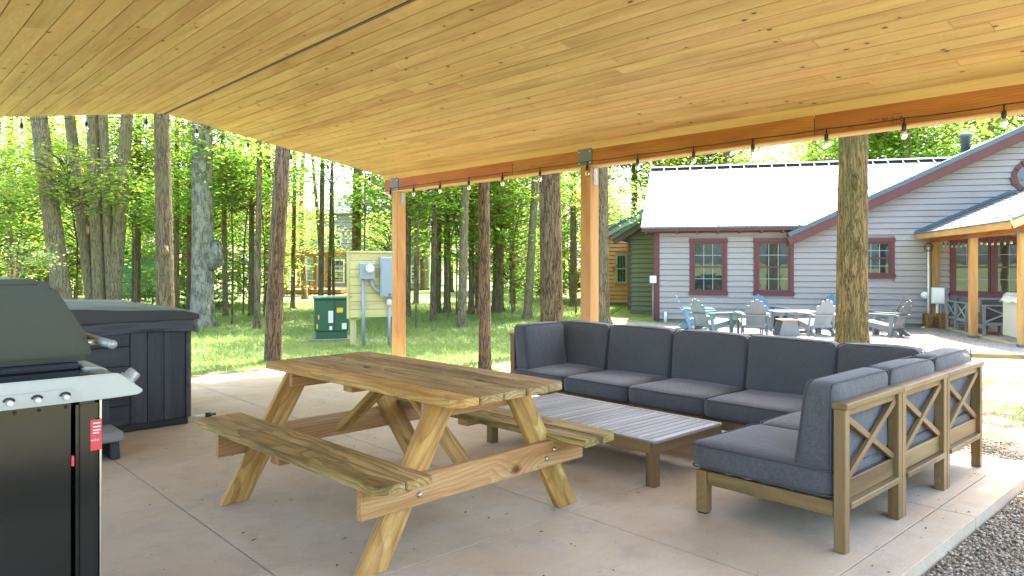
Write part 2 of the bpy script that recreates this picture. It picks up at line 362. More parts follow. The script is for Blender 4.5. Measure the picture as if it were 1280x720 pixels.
def lawnmat():
    g = G('lawn_soil'); p = g.pos()
    n1 = g.noise(p, .35, 5, .6); n2 = g.noise(p, 2.2, 5, .65); n3 = g.noise(p, 40, 3, .7)
    gr = g.mix(n3, (.11, .165, .05), (.19, .25, .09)); gr = g.mix(g.rng(n2, .4, .7, 0, .6), gr, (.27, .27, .14))
    di = g.mix(n3, (.20, .155, .105), (.36, .30, .22))
    f = g.rng(g.math('ADD', g.math('MULTIPLY', n1, .6), g.math('MULTIPLY', n2, .4)), .50, .62, 0, 1)
    g.bsdf(g.mix(g.math('MULTIPLY', f, .8), gr, di), .95, 0, g.bump(n3, .6, .02), .15); return g.m
M['lawn'] = lawnmat()
def dirtmat():
    g = G('bare_soil'); p = g.pos(); n1 = g.noise(p, 1.3, 5, .6); n2 = g.noise(p, 30, 4, .7); n3 = g.noise(p, 4, 5, .65)
    c = g.mix(n2, (.12, .09, .06), (.27, .22, .16)); c = g.mix(g.rng(n3, .45, .65, 0, .7), c, (.34, .28, .215)); c = g.mix(g.rng(n1, .50, .62, 0, .75), c, (.10, .14, .04))
    g.bsdf(c, .95, 0, g.bump(n2, .7, .02), .15); return g.m
M['dirt'] = dirtmat()
def gravelmat(name, a, b, sc):
    g = G(name); p = g.pos(); v = g.voro(p, sc); n = g.noise(p, 1.2, 4)
    sep = g.n('ShaderNodeSeparateColor'); g.l(v.outputs['Color'], sep.inputs[0])
    c = g.mix(sep.outputs[0], a, b); c = g.mix(g.rng(v.outputs['Distance'], .35, .75, 0, .75), c, tuple(x * .3 for x in a)); c = g.mix(g.rng(n, .45, .7, 0, .3), c, tuple(x * .7 for x in a))
    g.bsdf(c, .9, 0, g.bump(g.math('SUBTRACT', 1.0, v.outputs['Distance']), .9, .02), .2); return g.m
M['gravel'] = gravelmat('pea_gravel', (.20, .17, .12), (.40, .36, .28), 55)
M['gravelw'] = gravelmat('crushed_stone', (.24, .23, .22), (.44, .43, .42), 38)
def pebblemat():
    g = G('pebble'); i = g.island(); n = g.noise(g.pos(), 60, 3)
    c = g.ramp(i, [(0, (.10, .075, .045)), (.3, (.27, .22, .145)), (.55, (.38, .33, .235)), (.85, (.52, .47, .38)), (1, (.32, .20, .11))])
    g.bsdf(g.mix(g.rng(n, .3, .7, 0, .35), c, (.14, .12, .09)), .75, 0, None, .3); return g.m
M['pebble'] = pebblemat()
def littermat():
    g = G('leaf_litter'); g.bsdf(g.ramp(g.island(), [(0, (.03, .02, .012)), (.7, (.10, .06, .025)), (1, (.22, .15, .06))]), .9); return g.m
M['litter'] = littermat()

# ================================================================== GROUND
def sheet(name, x0, x1, y0, y1, step, mat, off, zf=zg, label=None):
    xs = np.array(sorted(set(np.r_[np.arange(x0, x1, step), x1]))); ys = np.array(sorted(set(np.r_[np.arange(y0, y1, step), y1])))
    return sheetxy(name, xs, ys, mat, off, zf)
def sheetxy(name, xs, ys, mat, off, zf=zg):
    nx, ny = len(xs), len(ys)
    V = np.array([(x, y, zf(x, y) + off) for y in ys for x in xs])
    i = np.arange(nx - 1); j = np.arange(ny - 1); I, J = np.meshgrid(i, j); a = (J * nx + I).ravel()
    Q = np.stack([a, a + 1, a + nx + 1, a + nx], 1)
    o = link(name, bigmesh(name, V, Q), mat); o['kind'] = 'structure'; return o
ax = np.r_[-500, -250, -120, -60, -30, np.arange(-15, 45, .6), 45, 60, 90, 150, 300, 600]
sheetxy('lawn', ax, ax, M['lawn'], 0.0)
# dirt apron right of the slab, gravel around it
SLX0, SLX1, SLY0, SLY1 = -1.7, 5.98, 1.17, 8.95
sheet('dirt_ground', 6.02, 14.5, -4.0, 7.2, .5, M['dirt'], .012)
sheet('gravel_bed', -4.0, 6.9, -3.0, 1.169, .4, M['gravel'], .03)
sheet('gravel_edge', 5.981, 6.9, 1.1695, 2.6, .4, M['gravel'], .03)
sheet('soil_strip', -3.0, 6.4, 8.99, 9.75, .3, M['dirt'], .03)

# concrete patio in saw-cut panels
slab = empty('patio', (0, 0, 0), kind='structure')
box('slab_base', (SLX0 + .004, SLY0 + .004, -.25), (SLX1 - .004, SLY1 - .004, -.075), M['concrete'], slab)
xs_ = [SLX0, -.15, 1.40, 2.95, 4.50, SLX1]; ys_ = [SLY0, 1.36, 2.72, 5.80, SLY1]
for i in range(len(xs_) - 1):
    for j in range(len(ys_) - 1):
        box('slab_panel', (xs_[i] + .0035, ys_[j] + .0035, -.074), (xs_[i + 1] - .0035, ys_[j + 1] - .0035, 0), M['concrete'], slab, .0015)
box('pier_pad', (5.6, .5, -.3), (6.1, 1.12, -.005), M['concrete'], slab, .006)

# pebbles in the gravel beside the patio
def pebbles(name, n, area, rmin, rmax, base=.03):
    bm = bmesh.new(); bmesh.ops.create_icosphere(bm, subdivisions=1, radius=1); bm.verts.ensure_lookup_table()
    P0 = np.array([v.co[:] for v in bm.verts]); T0 = np.array([[v.index for v in f.verts] for f in bm.faces]); bm.free()
    k = len(P0); x0, x1, y0, y1 = area
    c = np.c_[rng.uniform(x0, x1, n), rng.uniform(y0, y1, n), np.zeros(n)]
    r = rng.uniform(rmin, rmax, (n, 1)) * rng.uniform(.7, 1.3, (n, 3)) * np.array([1, 1, .65]); a = rng.uniform(0, 6.28, n)
    V = P0[None] * r[:, None, :] * rng.uniform(.85, 1.15, (n, k, 1))
    ca, sa = np.cos(a)[:, None], np.sin(a)[:, None]
    X = V[..., 0] * ca - V[..., 1] * sa; Y = V[..., 0] * sa + V[..., 1] * ca
    gz = np.array([zg(q[0], q[1]) for q in c]) + base + rng.uniform(-.003, .012, n)
    V = np.stack([X + c[:, :1], Y + c[:, 1:2], V[..., 2] + gz[:, None]], -1).reshape(-1, 3)
    Q = (T0[None] + (np.arange(n) * k)[:, None, None]).reshape(-1, 3)
    o = link(name, bigmesh(name, V, Q), M['pebble']); o['kind'] = 'stuff'; return o
pebbles('gravel', 24000, (3.0, 6.9, -.4, 1.16), .005, .011)
pebbles('gravel', 5500, (5.99, 6.9, 1.16, 2.7), .005, .011)
# leaf crumbs and seeds blown over the slab
def litter(n):
    V, Q = [], []
    for i in range(n):
        x, y = random.uniform(1.0, 5.9), random.uniform(1.2, 7.5); a = random.uniform(0, 6.28); L = random.uniform(.003, .012); W = L * random.uniform(.2, .6); z = .004
        if random.random() < .25: L *= 1.7; W *= .5
        d = (math.cos(a), math.sin(a)); s = (-d[1], d[0]); b = len(V)
        V += [(x - d[0] * L, y - d[1] * L, z), (x + s[0] * W, y + s[1] * W, z + .004), (x + d[0] * L, y + d[1] * L, z + .003), (x - s[0] * W, y - s[1] * W, z + .001)]
        Q.append((b, b + 1, b + 2, b + 3))
    o = link('leaf_litter', pydata('leaf_litter', V, Q), M['litter']); o['kind'] = 'stuff'
litter(420)

# ================================================================== PAVILION
RIDGE_X, RIDGE_Z, EAVE_X, EAVE_Z = 2.76, 3.10, 5.70, 2.62
SLOPE = (RIDGE_Z - EAVE_Z) / (EAVE_X - RIDGE_X)
RY0, RY1 = .15, 8.90
pav = empty('pavilion', (5.8, 8.6, 0), 0, 'open timber pavilion with pine plank ceiling over the concrete patio', 'pavilion')
PI_ = Matrix.Translation((-5.8, -8.6, 0))
def ploc(v): return Vector(v) - Vector((5.8, 8.6, 0))
def pboard(name, p0, p1, wd, th, mat, up=(0, 0, 1), bev=.003): return board(name, ploc(p0), ploc(p1), wd, th, mat, pav, up, bev)
nrow = 21; half = EAVE_X - RIDGE_X
for side in (1, -1):
    nrm = Vector((side * SLOPE, 0, 1)).normalized()
    for r in range(nrow):
        a, b = half * r / nrow + (.012 if r == 0 else 0), half * (r + 1) / nrow
        cxm = (a + b) / 2; X = RIDGE_X + side * cxm; Z = RIDGE_Z - SLOPE * cxm
        wd = (b - a) / math.cos(math.atan(SLOPE)) - .0075
        y = RY0; first = True
        while y < RY1 - .01:
            L = random.choice((1.9, 2.5, 3.1, 3.7)) * (random.uniform(.3, 1) if first else 1); first = False
            y2 = min(y + L, RY1)
            if RY1 - y2 < .5: y2 = RY1
            pboard('ceiling_plank', (X, y + .0015, Z + .012 + random.uniform(-.001, .001)), (X, y2 - .0015, Z + .012 + random.uniform(-.001, .001)), wd, .018, M['pine'], nrm, .0015); y = y2
    # sheathing and metal roof above, eave beyond the beam
    OX = 6.25 - RIDGE_X
    for nm, off, th, mt in (('roof_deck', .045, .03, M['darksheet']), ('roof_sheet', .11, .09, M['roofmetal'])):
        p0 = Vector((RIDGE_X + side * OX / 2, RY0 - .02, RIDGE_Z - SLOPE * OX / 2 + off)); p1 = p0.copy(); p1.y = RY1 + .02
        pboard(nm, p0, p1, OX / math.cos(math.atan(SLOPE)), th, mt, nrm, 0)
    # soffit outside the beam
    xs0 = EAVE_X + .25 - RIDGE_X; xm = (xs0 + OX) / 2
    pboard('soffit_board', (RIDGE_X + side * xm, RY0, RIDGE_Z - SLOPE * xm + .012), (RIDGE_X + side * xm, RY1, RIDGE_Z - SLOPE * xm + .012), (OX - xs0), .018, M['pine_trim'], nrm)
    # inner trim board sloping off the beam
    X = RIDGE_X + side * (half + .045)
    pboard('eave_trim', (X - side * .018, RY0, 2.590), (X - side * .018, RY1 - .004, 2.590), .115, .022, M['pine_trim'], (side * .92, 0, .4))
    # beam in two lengths with end joint
    BX = RIDGE_X + side * (5.80 - RIDGE_X)
    for y0, y1 in ((RY0 + .1, 2.62), (2.626, 6.18), (6.186, RY1 - .03)):
        pboard('beam', (BX, y0, 2.475), (BX, y1, 2.475), .14, .17, M['beam'], bev=.004)
    pboard('beam_lit_underside', (BX - side * .004, RY0 + .1, 2.3825), (BX - side * .004, RY1 - .035, 2.3825), .15, .014, M['pine_trim'])  # added pale strip: ground bounce on the beam's underside put into its colour
    pboard('beam_cap', (BX + side * .01, RY0 + .1, 2.592), (BX + side * .01, RY1 - .05, 2.592), .10, .058, M['beam'])
    for y in (8.62, 5.06, .80):
        pboard('post', (BX, y, 0 if y > 1 else -.005), (BX, y, 2.375), .14, .14, M['post'], (1, 0, 0), .006)
        pl = box('beam_bracket', ploc((BX - side * .073 - .003, y - .10, 2.385)), ploc((BX - side * .073 + .003, y + .10, 2.572)), M['steel'], pav)
        for dy in (-.075, .075):
            for z in (2.42, 2.535):
                q = pl.location; box('bolt_head', Vector((-side * .007 - .005, dy - .009, z - 2.4785 - .009)), Vector((-side * .007 + .005, dy + .009, z - 2.4785 + .009)), M['bolt'], pl, .003)
        st = box('post_strap', ploc((BX - .02, y - .0755, 2.19)), ploc((BX + .045, y - .0705, 2.386)), M['galv'], pav)
        for z in (-.05, .02):
            box('bolt_head', Vector((-.009, -.009, z)), Vector((.009, .001, z + .018)), M['bolt'], st, .003)
    # gable rafter trim at the far end
    p0 = (RIDGE_X, RY1 - .02, RIDGE_Z + .035); 
pboard('ridge_strip', (RIDGE_X, RY0, RIDGE_Z + .0005), (RIDGE_X, RY1, RIDGE_Z + .0005), .03, .014, M['brown'])
# stamp inked upside down on the beam
def text_obj(name, body, size, mat, parent, Mx):
    cu = bpy.data.curves.new(name, 'FONT'); cu.body = body; cu.size = size; cu.align_x = 'CENTER'; cu.align_y = 'CENTER'
    tmp = bpy.data.objects.new('tmp_text', cu); COL.objects.link(tmp); dg = bpy.context.evaluated_depsgraph_get()
    me = bpy.data.meshes.new_from_object(tmp.evaluated_get(dg)); bpy.data.objects.remove(tmp); me.materials.clear()
    return link(name, me, mat, parent, M=Mx)
# face of the beam looks to -X: text X axis runs -> +Y when turned upside down
Rst = Matrix(((0, 0, -1), (1, 0, 0), (0, -1, 0))).to_4x4()
def stamp(body, size, px, z):
    y = onX(px, 5.728); Mx = Rst.copy(); Mx.translation = ploc((5.7285, y, z)); text_obj('stamp', body, size, M['ink'], pav, Mx)
stamp('2.1E', .05, 1121, 2.435); stamp('PRODUCT', .014, 1121, 2.475); stamp('LVL', .03, 1063, 2.425)
stamp('STRUCTURAL', .014, 1092, 2.455); stamp('APA', .026, 1106, 2.448); stamp('DRY USE', .014, 1047, 2.43)

# string lights along beam and gable
def string_lights(label, anchors, bulbs, bs=1.0):
    t = empty('string_lights', anchors[0], 0, label, 'string lights', 'festoon string lights')
    o0 = Vector(anchors[0]); pts = []
    for a, b in zip(anchors[:-1], anchors[1:]):
        a, b = Vector(a), Vector(b)
        for k in range(6):
            f = k / 6; p = a.lerp(b, f); p.z -= .007 * 4 * f * (1 - f) * (b - a).length / .6; pts.append(p - o0)
    pts.append(Vector(anchors[-1]) - o0)
    tube('cable', pts, .0045 * bs, M['black'], t, 6)
    for b in bulbs:
        b = Vector(b) - o0
        s = lathe('bulb_socket', [(.006 * bs, 0), (.006 * bs, -.045 * bs), (.016 * bs, -.05 * bs), (.02 * bs, -.075 * bs), (.019 * bs, -.105 * bs), (.017 * bs, -.11 * bs)], M['black'], t, 10, Matrix.Translation(b))
        lathe('bulb', [(.012 * bs, -.108 * bs), (.016 * bs, -.115 * bs), (.026 * bs, -.14 * bs), (.028 * bs, -.155 * bs), (.022 * bs, -.175 * bs), (.006 * bs, -.186 * bs)], M['bulbglass'], s, 12)
    return t
bx = 5.712
bpx = (488, 517, 550, 586, 628, 675, 734, 797, 867, 941, 1033, 1130, 1255)
anch = [(bx, onX(p, bx), 2.432) for p in bpx]
string_lights('black cable of clear bulbs strung along the side beam', [(bx, onX(484, bx), 2.45)] + anch + [(bx, .9, 2.44)], [(a[0], a[1], a[2] - .004) for a in anch], .82)
gp = []
for p in (27, 108, 183, 246, 310, 364, 410, 462):
    X = onY(p, 8.93); gp.append((X, 8.93, RIDGE_Z - SLOPE * abs(X - RIDGE_X) - .015))
string_lights('black cable of clear bulbs strung under the gable edge', [(.2, 8.93, 2.66)] + gp + [(5.70, 8.93, 2.5)], [(a[0], a[1], a[2] - .004) for a in gp], .82)

# ================================================================== PICNIC TABLE
pt = empty('picnic_table', (2.375, 2.56, 0), math.radians(2.2), 'weathered yellow pine picnic table with two attached benches', 'picnic table')
def clipped(name, x0, x1, y0, y1, z0, z1, mat, clip=()):
    c = .045; poly = []
    for (x, y, k) in ((x0, y0, 'a'), (x1, y0, 'b'), (x1, y1, 'c'), (x0, y1, 'd')):
        if k in clip:
            sx = c if x == x0 else -c; sy = c if y == y0 else -c
            A, B = (x + sx, y), (x, y + sy)
            poly += [B, A] if k in 'ac' else [A, B]
        else: poly.append((x, y))
    # local X of the board runs along its length (world Y)
    ym, xm = (y0 + y1) / 2, (x0 + x1) / 2
    Mx = Matrix(((0, -1, 0, xm), (1, 0, 0, ym), (0, 0, 1, z0), (0, 0, 0, 1)))
    pl = [(y - ym, -(x - xm)) for x, y in poly]
    return prism(name, pl, z1 - z0, mat, pt, Mx, .004)
TL = 1.86
for i in range(5):
    x0 = -.36 + i * .1555
    clipped('tabletop_board', x0, x0 + .148, random.uniform(-.006, .006), TL + random.uniform(-.006, .006), .715, .753, M['greytop'] if i > 0 else M['table'], ('a', 'd') if i == 0 else ('b', 'c') if i == 4 else ())
for s in (-1, 1):
    for i in range(2):
        x0 = s * .615 - .143 + i * .146
        outer = (i == 0) == (s == -1)
        cl = (('a', 'd') if s == -1 else ('b', 'c')) if outer else ()
        clipped('bench_board', x0, x0 + .140, (-.06 if s > 0 else .03) + random.uniform(-.01, .01), TL + .06, .405, .443, M['weather'], cl)
for y in (.25, 1.58):
    for s in (-1, 1):
        yo = y + (-.019 if y < 1 else .019)
        A = Vector((s * .66, yo, 0)); B = Vector((s * .245, yo, .714)); d = (B - A).normalized()
        # leg cut flat top and bottom
        wx = .139 / d.z; wd = wx / 2
        poly = [(A.x - wd, 0), (A.x + wd, 0), (B.x + wd, .714), (B.x - wd, .714)]
        ang = math.atan2(d.z, d.x); ca, sa = math.cos(ang), math.sin(ang); mx, mz = (A.x + B.x) / 2, .357
        pl = [((x - mx) * ca + (z - mz) * sa, -(x - mx) * sa + (z - mz) * ca) for x, z in poly]
        Mx = Matrix(((ca, -sa, 0, mx), (0, 0, -1, yo + .019), (sa, ca, 0, mz), (0, 0, 0, 1)))
        lg = prism('leg', pl, .038, M['table'], pt, Mx, .003)
    yi = y + (.021 if y < 1 else -.021); yc = y - (.058 if y < 1 else -.058)
    board('seat_support', (-.74, yc, .335), (.74, yc, .335), .038, .138, M['redpine'], pt, (0, 0, 1))
    board('table_cleat', (-.33, yi, .668), (.37, yi, .668), .038, .09, M['redpine'], pt)
    for s in (-1, 1):
        for (bx_, bz) in ((.49, .355), (.43, .315)):
            yb = yc + (-.021 if y < 1 else .021)
            lathe('carriage_bolt', [(.013, 0), (.013, .006), (.006, .012)], M['bolt'], pt, 10, Matrix.Translation((s * bx_, yb, bz)) @ Matrix.Rotation(math.radians(90 if y < 1 else -90), 4, 'X'))
board('table_cleat', (-.33, TL / 2, .695), (.33, TL / 2, .695), .089, .038, M['table'], pt)
for x in (-.62, .62):
    board('bench_cleat', (x - .13, TL / 2, .385), (x + .13, TL / 2, .385), .089, .038, M['redpine'], pt)
for s in (-1, 1):
    y0 = TL / 2 + s * .585; y1 = TL / 2 + s * .07
    board('diagonal_brace', (0, y0, .33), (0, y1, .70), .089, .038, M['table'], pt, (s, 0, 0) if False else (0, 0, 1))

# ================================================================== SECTIONAL SOFA
def cushion(name, L, W, H, r, parent, loc, rot=None, bulge=.012, wedge=0.0):
    n = 8; V = []; F = []; idx = {}
    def vid(p):
        k = tuple(round(c, 5) for c in p)
        if k not in idx: idx[k] = len(V); V.append(p)
        return idx[k]
    t = [-1 + 2 * i / n for i in range(n + 1)]
    for axn in range(3):
        for sg in (-1, 1):
            for i in range(n):
                for j in range(n):
                    q = []
                    for a, b in ((i, j), (i + 1, j), (i + 1, j + 1), (i, j + 1)):
                        p = [0, 0, 0]; p[axn] = sg; p[(axn + 1) % 3] = t[a]; p[(axn + 2) % 3] = t[b]; q.append(vid(tuple(p)))
                    F.append(tuple(q if sg > 0 else q[::-1]))
    hd = Vector((L / 2, W / 2, H / 2)); P = []; bulge *= random.uniform(.6, 1.5); q1, q2, q3, q4 = [random.uniform(0, 6.28) for _ in range(4)]
    for p in V:
        e = [math.copysign(abs(c) ** .6, c) for c in p]     # crowd grid lines towards the edges
        v = Vector((e[0] * hd.x, e[1] * hd.y, e[2] * hd.z))
        inn = Vector([max(-(hd[k] - r), min(hd[k] - r, v[k])) for k in range(3)]); dl = v - inn
        if dl.length > 1e-6: v = inn + dl.normalized() * r
        fx_, fy_, fz_ = (1 - (v.x / hd.x) ** 2), (1 - (v.y / hd.y) ** 2), (1 - (v.z / hd.z) ** 2)
        v.z += bulge * math.copysign(1, v.z) * max(0, fx_) ** .7 * max(0, fy_) ** .7 * (abs(v.z) / hd.z)
        v.y += bulge * .6 * math.copysign(1, v.y) * max(0, fx_) * max(0, fz_) * (abs(v.y) / hd.y)
        v.x += bulge * .4 * math.copysign(1, v.x) * max(0, fy_) * max(0, fz_) * (abs(v.x) / hd.x)
        if wedge: v.y *= 1 - wedge * (v.z / H + .5)
        if wedge: v.y -= wedge * W * .5 * (v.z / H + .5) 
        a_ = .0045
        v += Vector((a_ * math.sin(v.y * 9 + v.z * 13 + q1), a_ * math.sin(v.x * 8 + v.z * 11 + q2), a_ * math.sin(v.x * 9 + q3) * math.sin(v.y * 8 + q4)))
        v.z += .006 * (v.x / hd.x) * math.sin(q1) * (v.z > 0)
        P.append(v)
    Mx = Matrix.Translation(Vector(loc) + Vector((random.uniform(-.003, .003), random.uniform(-.006, .006), 0))) @ (rot.to_4x4() if rot else Matrix()) @ Matrix.Rotation(random.uniform(-.012, .012), 4, 'Y' if wedge else 'Z')
    c = link(name, pydata(name, P, F, True), M['cushion'], parent, M=Mx)
    parts = []
    def wf(y, z):
        if wedge: y = y * (1 - wedge * (z / H + .5)) - wedge * W * .5 * (z / H + .5)
        return y
    for zz in (-H / 2 + r * .35, H / 2 - r * .35):
        path = []
        for (sx, sy, a0) in ((1, 1, 0), (-1, 1, 90), (-1, -1, 180), (1, -1, 270)):
            for k in range(5):
                a = math.radians(a0 + 90 * k / 4); e = .0015
                path.append(Vector((sx * (hd.x - r) + (r + e) * math.cos(a), wf(sy * (hd.y - r) + (r + e) * math.sin(a), zz), zz)))
        path.append(path[0].copy()); parts.append(tubedata(path, .0042, 6, False))
    if wedge:   # back cushions carry the piping round front and rear faces
        parts = []
        for yy in (-1, 1):
            path = []
            for (sx, sz, a0) in ((1, 1, 0), (-1, 1, 90), (-1, -1, 180), (1, -1, 270)):
                for k in range(5):
                    a = math.radians(a0 + 90 * k / 4)
                    z = sz * (H / 2 - r) + (r + .0015) * math.sin(a)
                    path.append(Vector((sx * (hd.x - r) + (r + .0015) * math.cos(a), wf(yy * (hd.y - r * .35), z), z)))
            path.append(path[0].copy()); parts.append(tubedata(path, .0042, 6, False))
    joined('piping', parts, M['piping'], c, True)
    return c
MW = .735; MD = .81
def xback(t, side, mw, md):
    """back frame of one module on the rear (side 0), on +x (1)"""
    def T(x, y, z): return Vector((x, y, z)) if side == 0 else Vector((-y, x, z))
    h = (mw if side == 0 else md) / 2; A = M['acacia']
    yb = (-md / 2 if side == 0 else -mw / 2) + .028; ax = (0, 1, 0) if side == 0 else (1, 0, 0)
    for sx in (-1, 1):
        if side == 1 and sx < 0: continue
        board('back_post', T(sx * (h - .03), yb, 0), T(sx * (h - .03), yb, .678), .056, .052, A, t, (1, 0, 0) if side == 0 else (0, 1, 0))
    board('top_rail', T(-h + (.002 if side == 0 else .068), yb, .694), T(h - .002, yb, .694), .075, .030, A, t)
    board('back_rail', T(-h + .058, yb - .008, .218), T(h - .058, yb - .008, .218), .058, .03, A, t)
    board('back_rail', T(-h + .058, yb + .008, .282), T(h - .058, yb + .008, .282), .022, .095, A, t)
    board('back_rail', T(-h + .058, yb, .658), T(h - .058, yb, .658), .024, .038, A, t)
    z0, z1 = .338, .638
    for k, (xa, xb_) in enumerate(((-h + .062, h - .062), (h - .062, -h + .062))):
        board('cross_slat', T(xa, yb + .004 * (1 if k else -1), z0), T(xb_, yb + .004 * (1 if k else -1), z1), .034, .024, A, t, ax)
def sofa(loc, rz, label, backs, mw=MW, md=MD, sidex=None):
    t = empty('sofa_section', loc, rz, label, 'sofa', 'sections of the outdoor sectional sofa')
    A = M['acacia']; h = mw / 2; hd = md / 2
    for sx in (-1, 1):
        if sx == 1 and 1 in backs: continue
        board('leg', (sx * (h - .033), hd - .033, .008), (sx * (h - .033), hd - .033, .236), .062, .062, A, t, (1, 0, 0))
        box('foot_pad', (sx * (h - .033) - .024, hd - .057, 0), (sx * (h - .033) + .024, hd - .009, .009), M['black'], t)
        board('side_rail', (sx * (h - .024), -hd + .06, .2), (sx * (h - .024), hd - .066, .2), .026, .072, A, t)
    board('front_rail', (-h + .066, hd - .02, .2), (h - .066, hd - .02, .2), .026, .072, A, t)
    board('rear_rail', (-h + .06, -hd + .09, .212), (h - .06, -hd + .09, .212), .026, .045, A, t)
    for k in range(6):
        board('seat_slat', (-h + .04, -hd + .13 + k * .115, .228), (h - .04, -hd + .13 + k * .115, .228), .06, .014, A, t)
    xl = -h + .004; xr = h - (.062 if 1 in backs else .004); yl = -hd + .062
    cushion('seat_cushion', xr - xl, hd - yl + .03, .15, .045, t, ((xl + xr) / 2, (yl + hd + .03) / 2, .314))
    xback(t, 0, mw, md)
    cushion('back_cushion', xr - xl - .01, .205, .43, .042, t, ((xl + xr) / 2, -hd + .062 + .10, .575), None, .016, .30)
    if 1 in backs or sidex is not None:
        if 1 in backs: xback(t, 1, mw, md)
        L = md - .07 - .20; yc = hd - L / 2
        cushion('side_cushion', L, .205, .43, .042, t, (sidex if sidex is not None else h - .062 - .10, yc, .575), Matrix.Rotation(math.radians(90), 3, 'Z'), .016, .30)
    return t
YB = 1.435; X0 = 3.455
for k, lab in enumerate(('grey sofa section with cross back at the open end, closest to the gravel', 'grey sofa section with cross back between the end seat and the corner seat')):
    sofa((X0 + MW * (k + .5), YB + MD / 2, 0), 0, lab, (0,))
sofa((X0 + MW * 2.5, YB + MD / 2, 0), 0, 'corner sofa section with cross back where the two rows of grey seats meet', (0,), MW, MD, .022)
LX = 4.665 + MD / 2; LW = .705; LY = YB + MD + .004
labs = ('grey sofa section next to the corner where both rows meet', 'middle grey sofa section of the long row in front of the ridged tree', 'grey sofa section beside the far arm, behind the near half of the slatted table')
for k in range(3):
    sofa((LX, LY + LW * (k + .5), 0), math.radians(90), labs[k], (0,), LW)
sofa((LX, LY + LW * 3.5, 0), math.radians(90), 'sofa section with a side arm cushion at the far end of the row', (0, 1), LW)

# ================================================================== SLATTED COFFEE TABLES
def coffee(y0, label):
    x0, s, h = 3.63, .775, .272
    t = empty('coffee_table', (x0 + s / 2, y0 + s / 2, 0), 0, label, 'coffee table', 'slatted coffee tables inside the sofa corner')
    a = s / 2
    for sx in (-1, 1):
        for sy in (-1, 1):
            board('leg', (sx * (a - .034), sy * (a - .034), 0), (sx * (a - .034), sy * (a - .034), h - .03), .064, .064, M['acacia'], t, (1, 0, 0))
    for sy in (-1, 1): board('apron', (-a + .004, sy * (a - .014), h - .035), (a - .004, sy * (a - .014), h - .035), .026, .068, M['acacia'], t)
    for sx in (-1, 1): board('apron', (sx * (a - .014), -a + .03, h - .035), (sx * (a - .014), a - .03, h - .035), .026, .068, M['acacia'], t)
    for sx in (-1, 1): board('frame_board', (sx * (a - .018), -a, h + .006), (sx * (a - .018), a, h + .006), .034, .014, M['slat'], t)
    n = 13; w_ = (s - .08) / n
    for k in range(n):
        y = -a + .004 + w_ / 2 + k * (s - .008 - w_) / (n - 1)
        board('slat', (-a + .038, y, h + .005), (a - .038, y, h + .005), w_ - .004, .014, M['slat'], t)
coffee(2.65, 'slatted grey coffee table closest to the open sofa end')
coffee(3.435, 'slatted grey coffee table half hidden behind the picnic bench')

# ================================================================== HOT TUB AND STEPS
HX0, HX1, HY0, HY1 = .12, 2.215, 6.40, 8.45
ht = empty('hot_tub', ((HX0 + HX1) / 2, (HY0 + HY1) / 2, 0), 0, 'dark grey hot tub with a folded vinyl cover at the patio edge', 'hot tub')
cxh, cyh = (HX0 + HX1) / 2, (HY0 + HY1) / 2
box('base', (HX0 + .03 - cxh, HY0 + .03 - cyh, 0), (HX1 - .03 - cxh, HY1 - .03 - cyh, .07), M['black'], ht, .01)
box('shell', (HX0 + .035 - cxh, HY0 + .035 - cyh, .06), (HX1 - .035 - cxh, HY1 - .035 - cyh, .84), M['black'], ht, .01)
for ys, sg in ((HY0, -1), (HY1, 1)):
    e = [HX1 - .065, HX1 - .235, HX1 - .365, HX1 - .495, HX0 + .5, HX0 + .37, HX0 + .235, HX0 + .065]
    for a, b in zip(e[:-1], e[1:]):
        yy = ys + .012 - cyh if sg < 0 else ys - .012 - cyh
        if a - b > .5:
            nb = 5
            for k in range(nb):
                z0 = .065 + (.79 / nb) * k
                board('cabinet_board', (b + .003 - cxh, yy, z0 + .079), (a - .003 - cxh, yy, z0 + .079), .79 / nb - .003, .024, M['spawood'], ht, (0, 1, 0))
        else:
            board('cabinet_board', ((a + b) / 2 - cxh, yy, .065), ((a + b) / 2 - cxh, yy, .855), a - b - .004, .024, M['spawood'], ht, (0, 1, 0))
for xs, sg in ((HX0, -1), (HX1, 1)):
    n = 14
    for k in range(n):
        y0 = HY0 + .065 + (HY1 - HY0 - .13) * k / n; y1 = HY0 + .065 + (HY1 - HY0 - .13) * (k + 1) / n
        board('cabinet_board', (xs - sg * .012 - cxh, (y0 + y1) / 2 - cyh, .065), (xs - sg * .012 - cxh, (y0 + y1) / 2 - cyh, .855), y1 - y0 - .004, .024, M['spawood'], ht, (1, 0, 0))
def rrect(x0, x1, y0, y1, r, n=5):
    P = []
    for cx_, cy_, a0 in ((x1 - r, y1 - r, 0), (x0 + r, y1 - r, 90), (x0 + r, y0 + r, 180), (x1 - r, y0 + r, 270)):
        for k in range(n + 1):
            a = math.radians(a0 + 90 * k / n); P.append((cx_ + r * math.cos(a), cy_ + r * math.sin(a)))
    return P
for sx in (0, 1):
    for sy in (0, 1):
        x = (HX0, HX1)[sx] - cxh; y = (HY0, HY1)[sy] - cyh; r = .06
        cx_, cy_ = x + (r if sx == 0 else -r), y + (r if sy == 0 else -r)
        a0 = {(0, 0): 180, (1, 0): 270, (1, 1): 0, (0, 1): 90}[(sx, sy)]
        poly = [(cx_ + r * math.cos(math.radians(a0 + 90 * k / 6)), cy_ + r * math.sin(math.radians(a0 + 90 * k / 6))) for k in range(7)] + [(cx_, cy_)]
        prism('corner_post', poly, .79, M['spawood'], ht, Matrix.Translation((0, 0, .065)), 0)
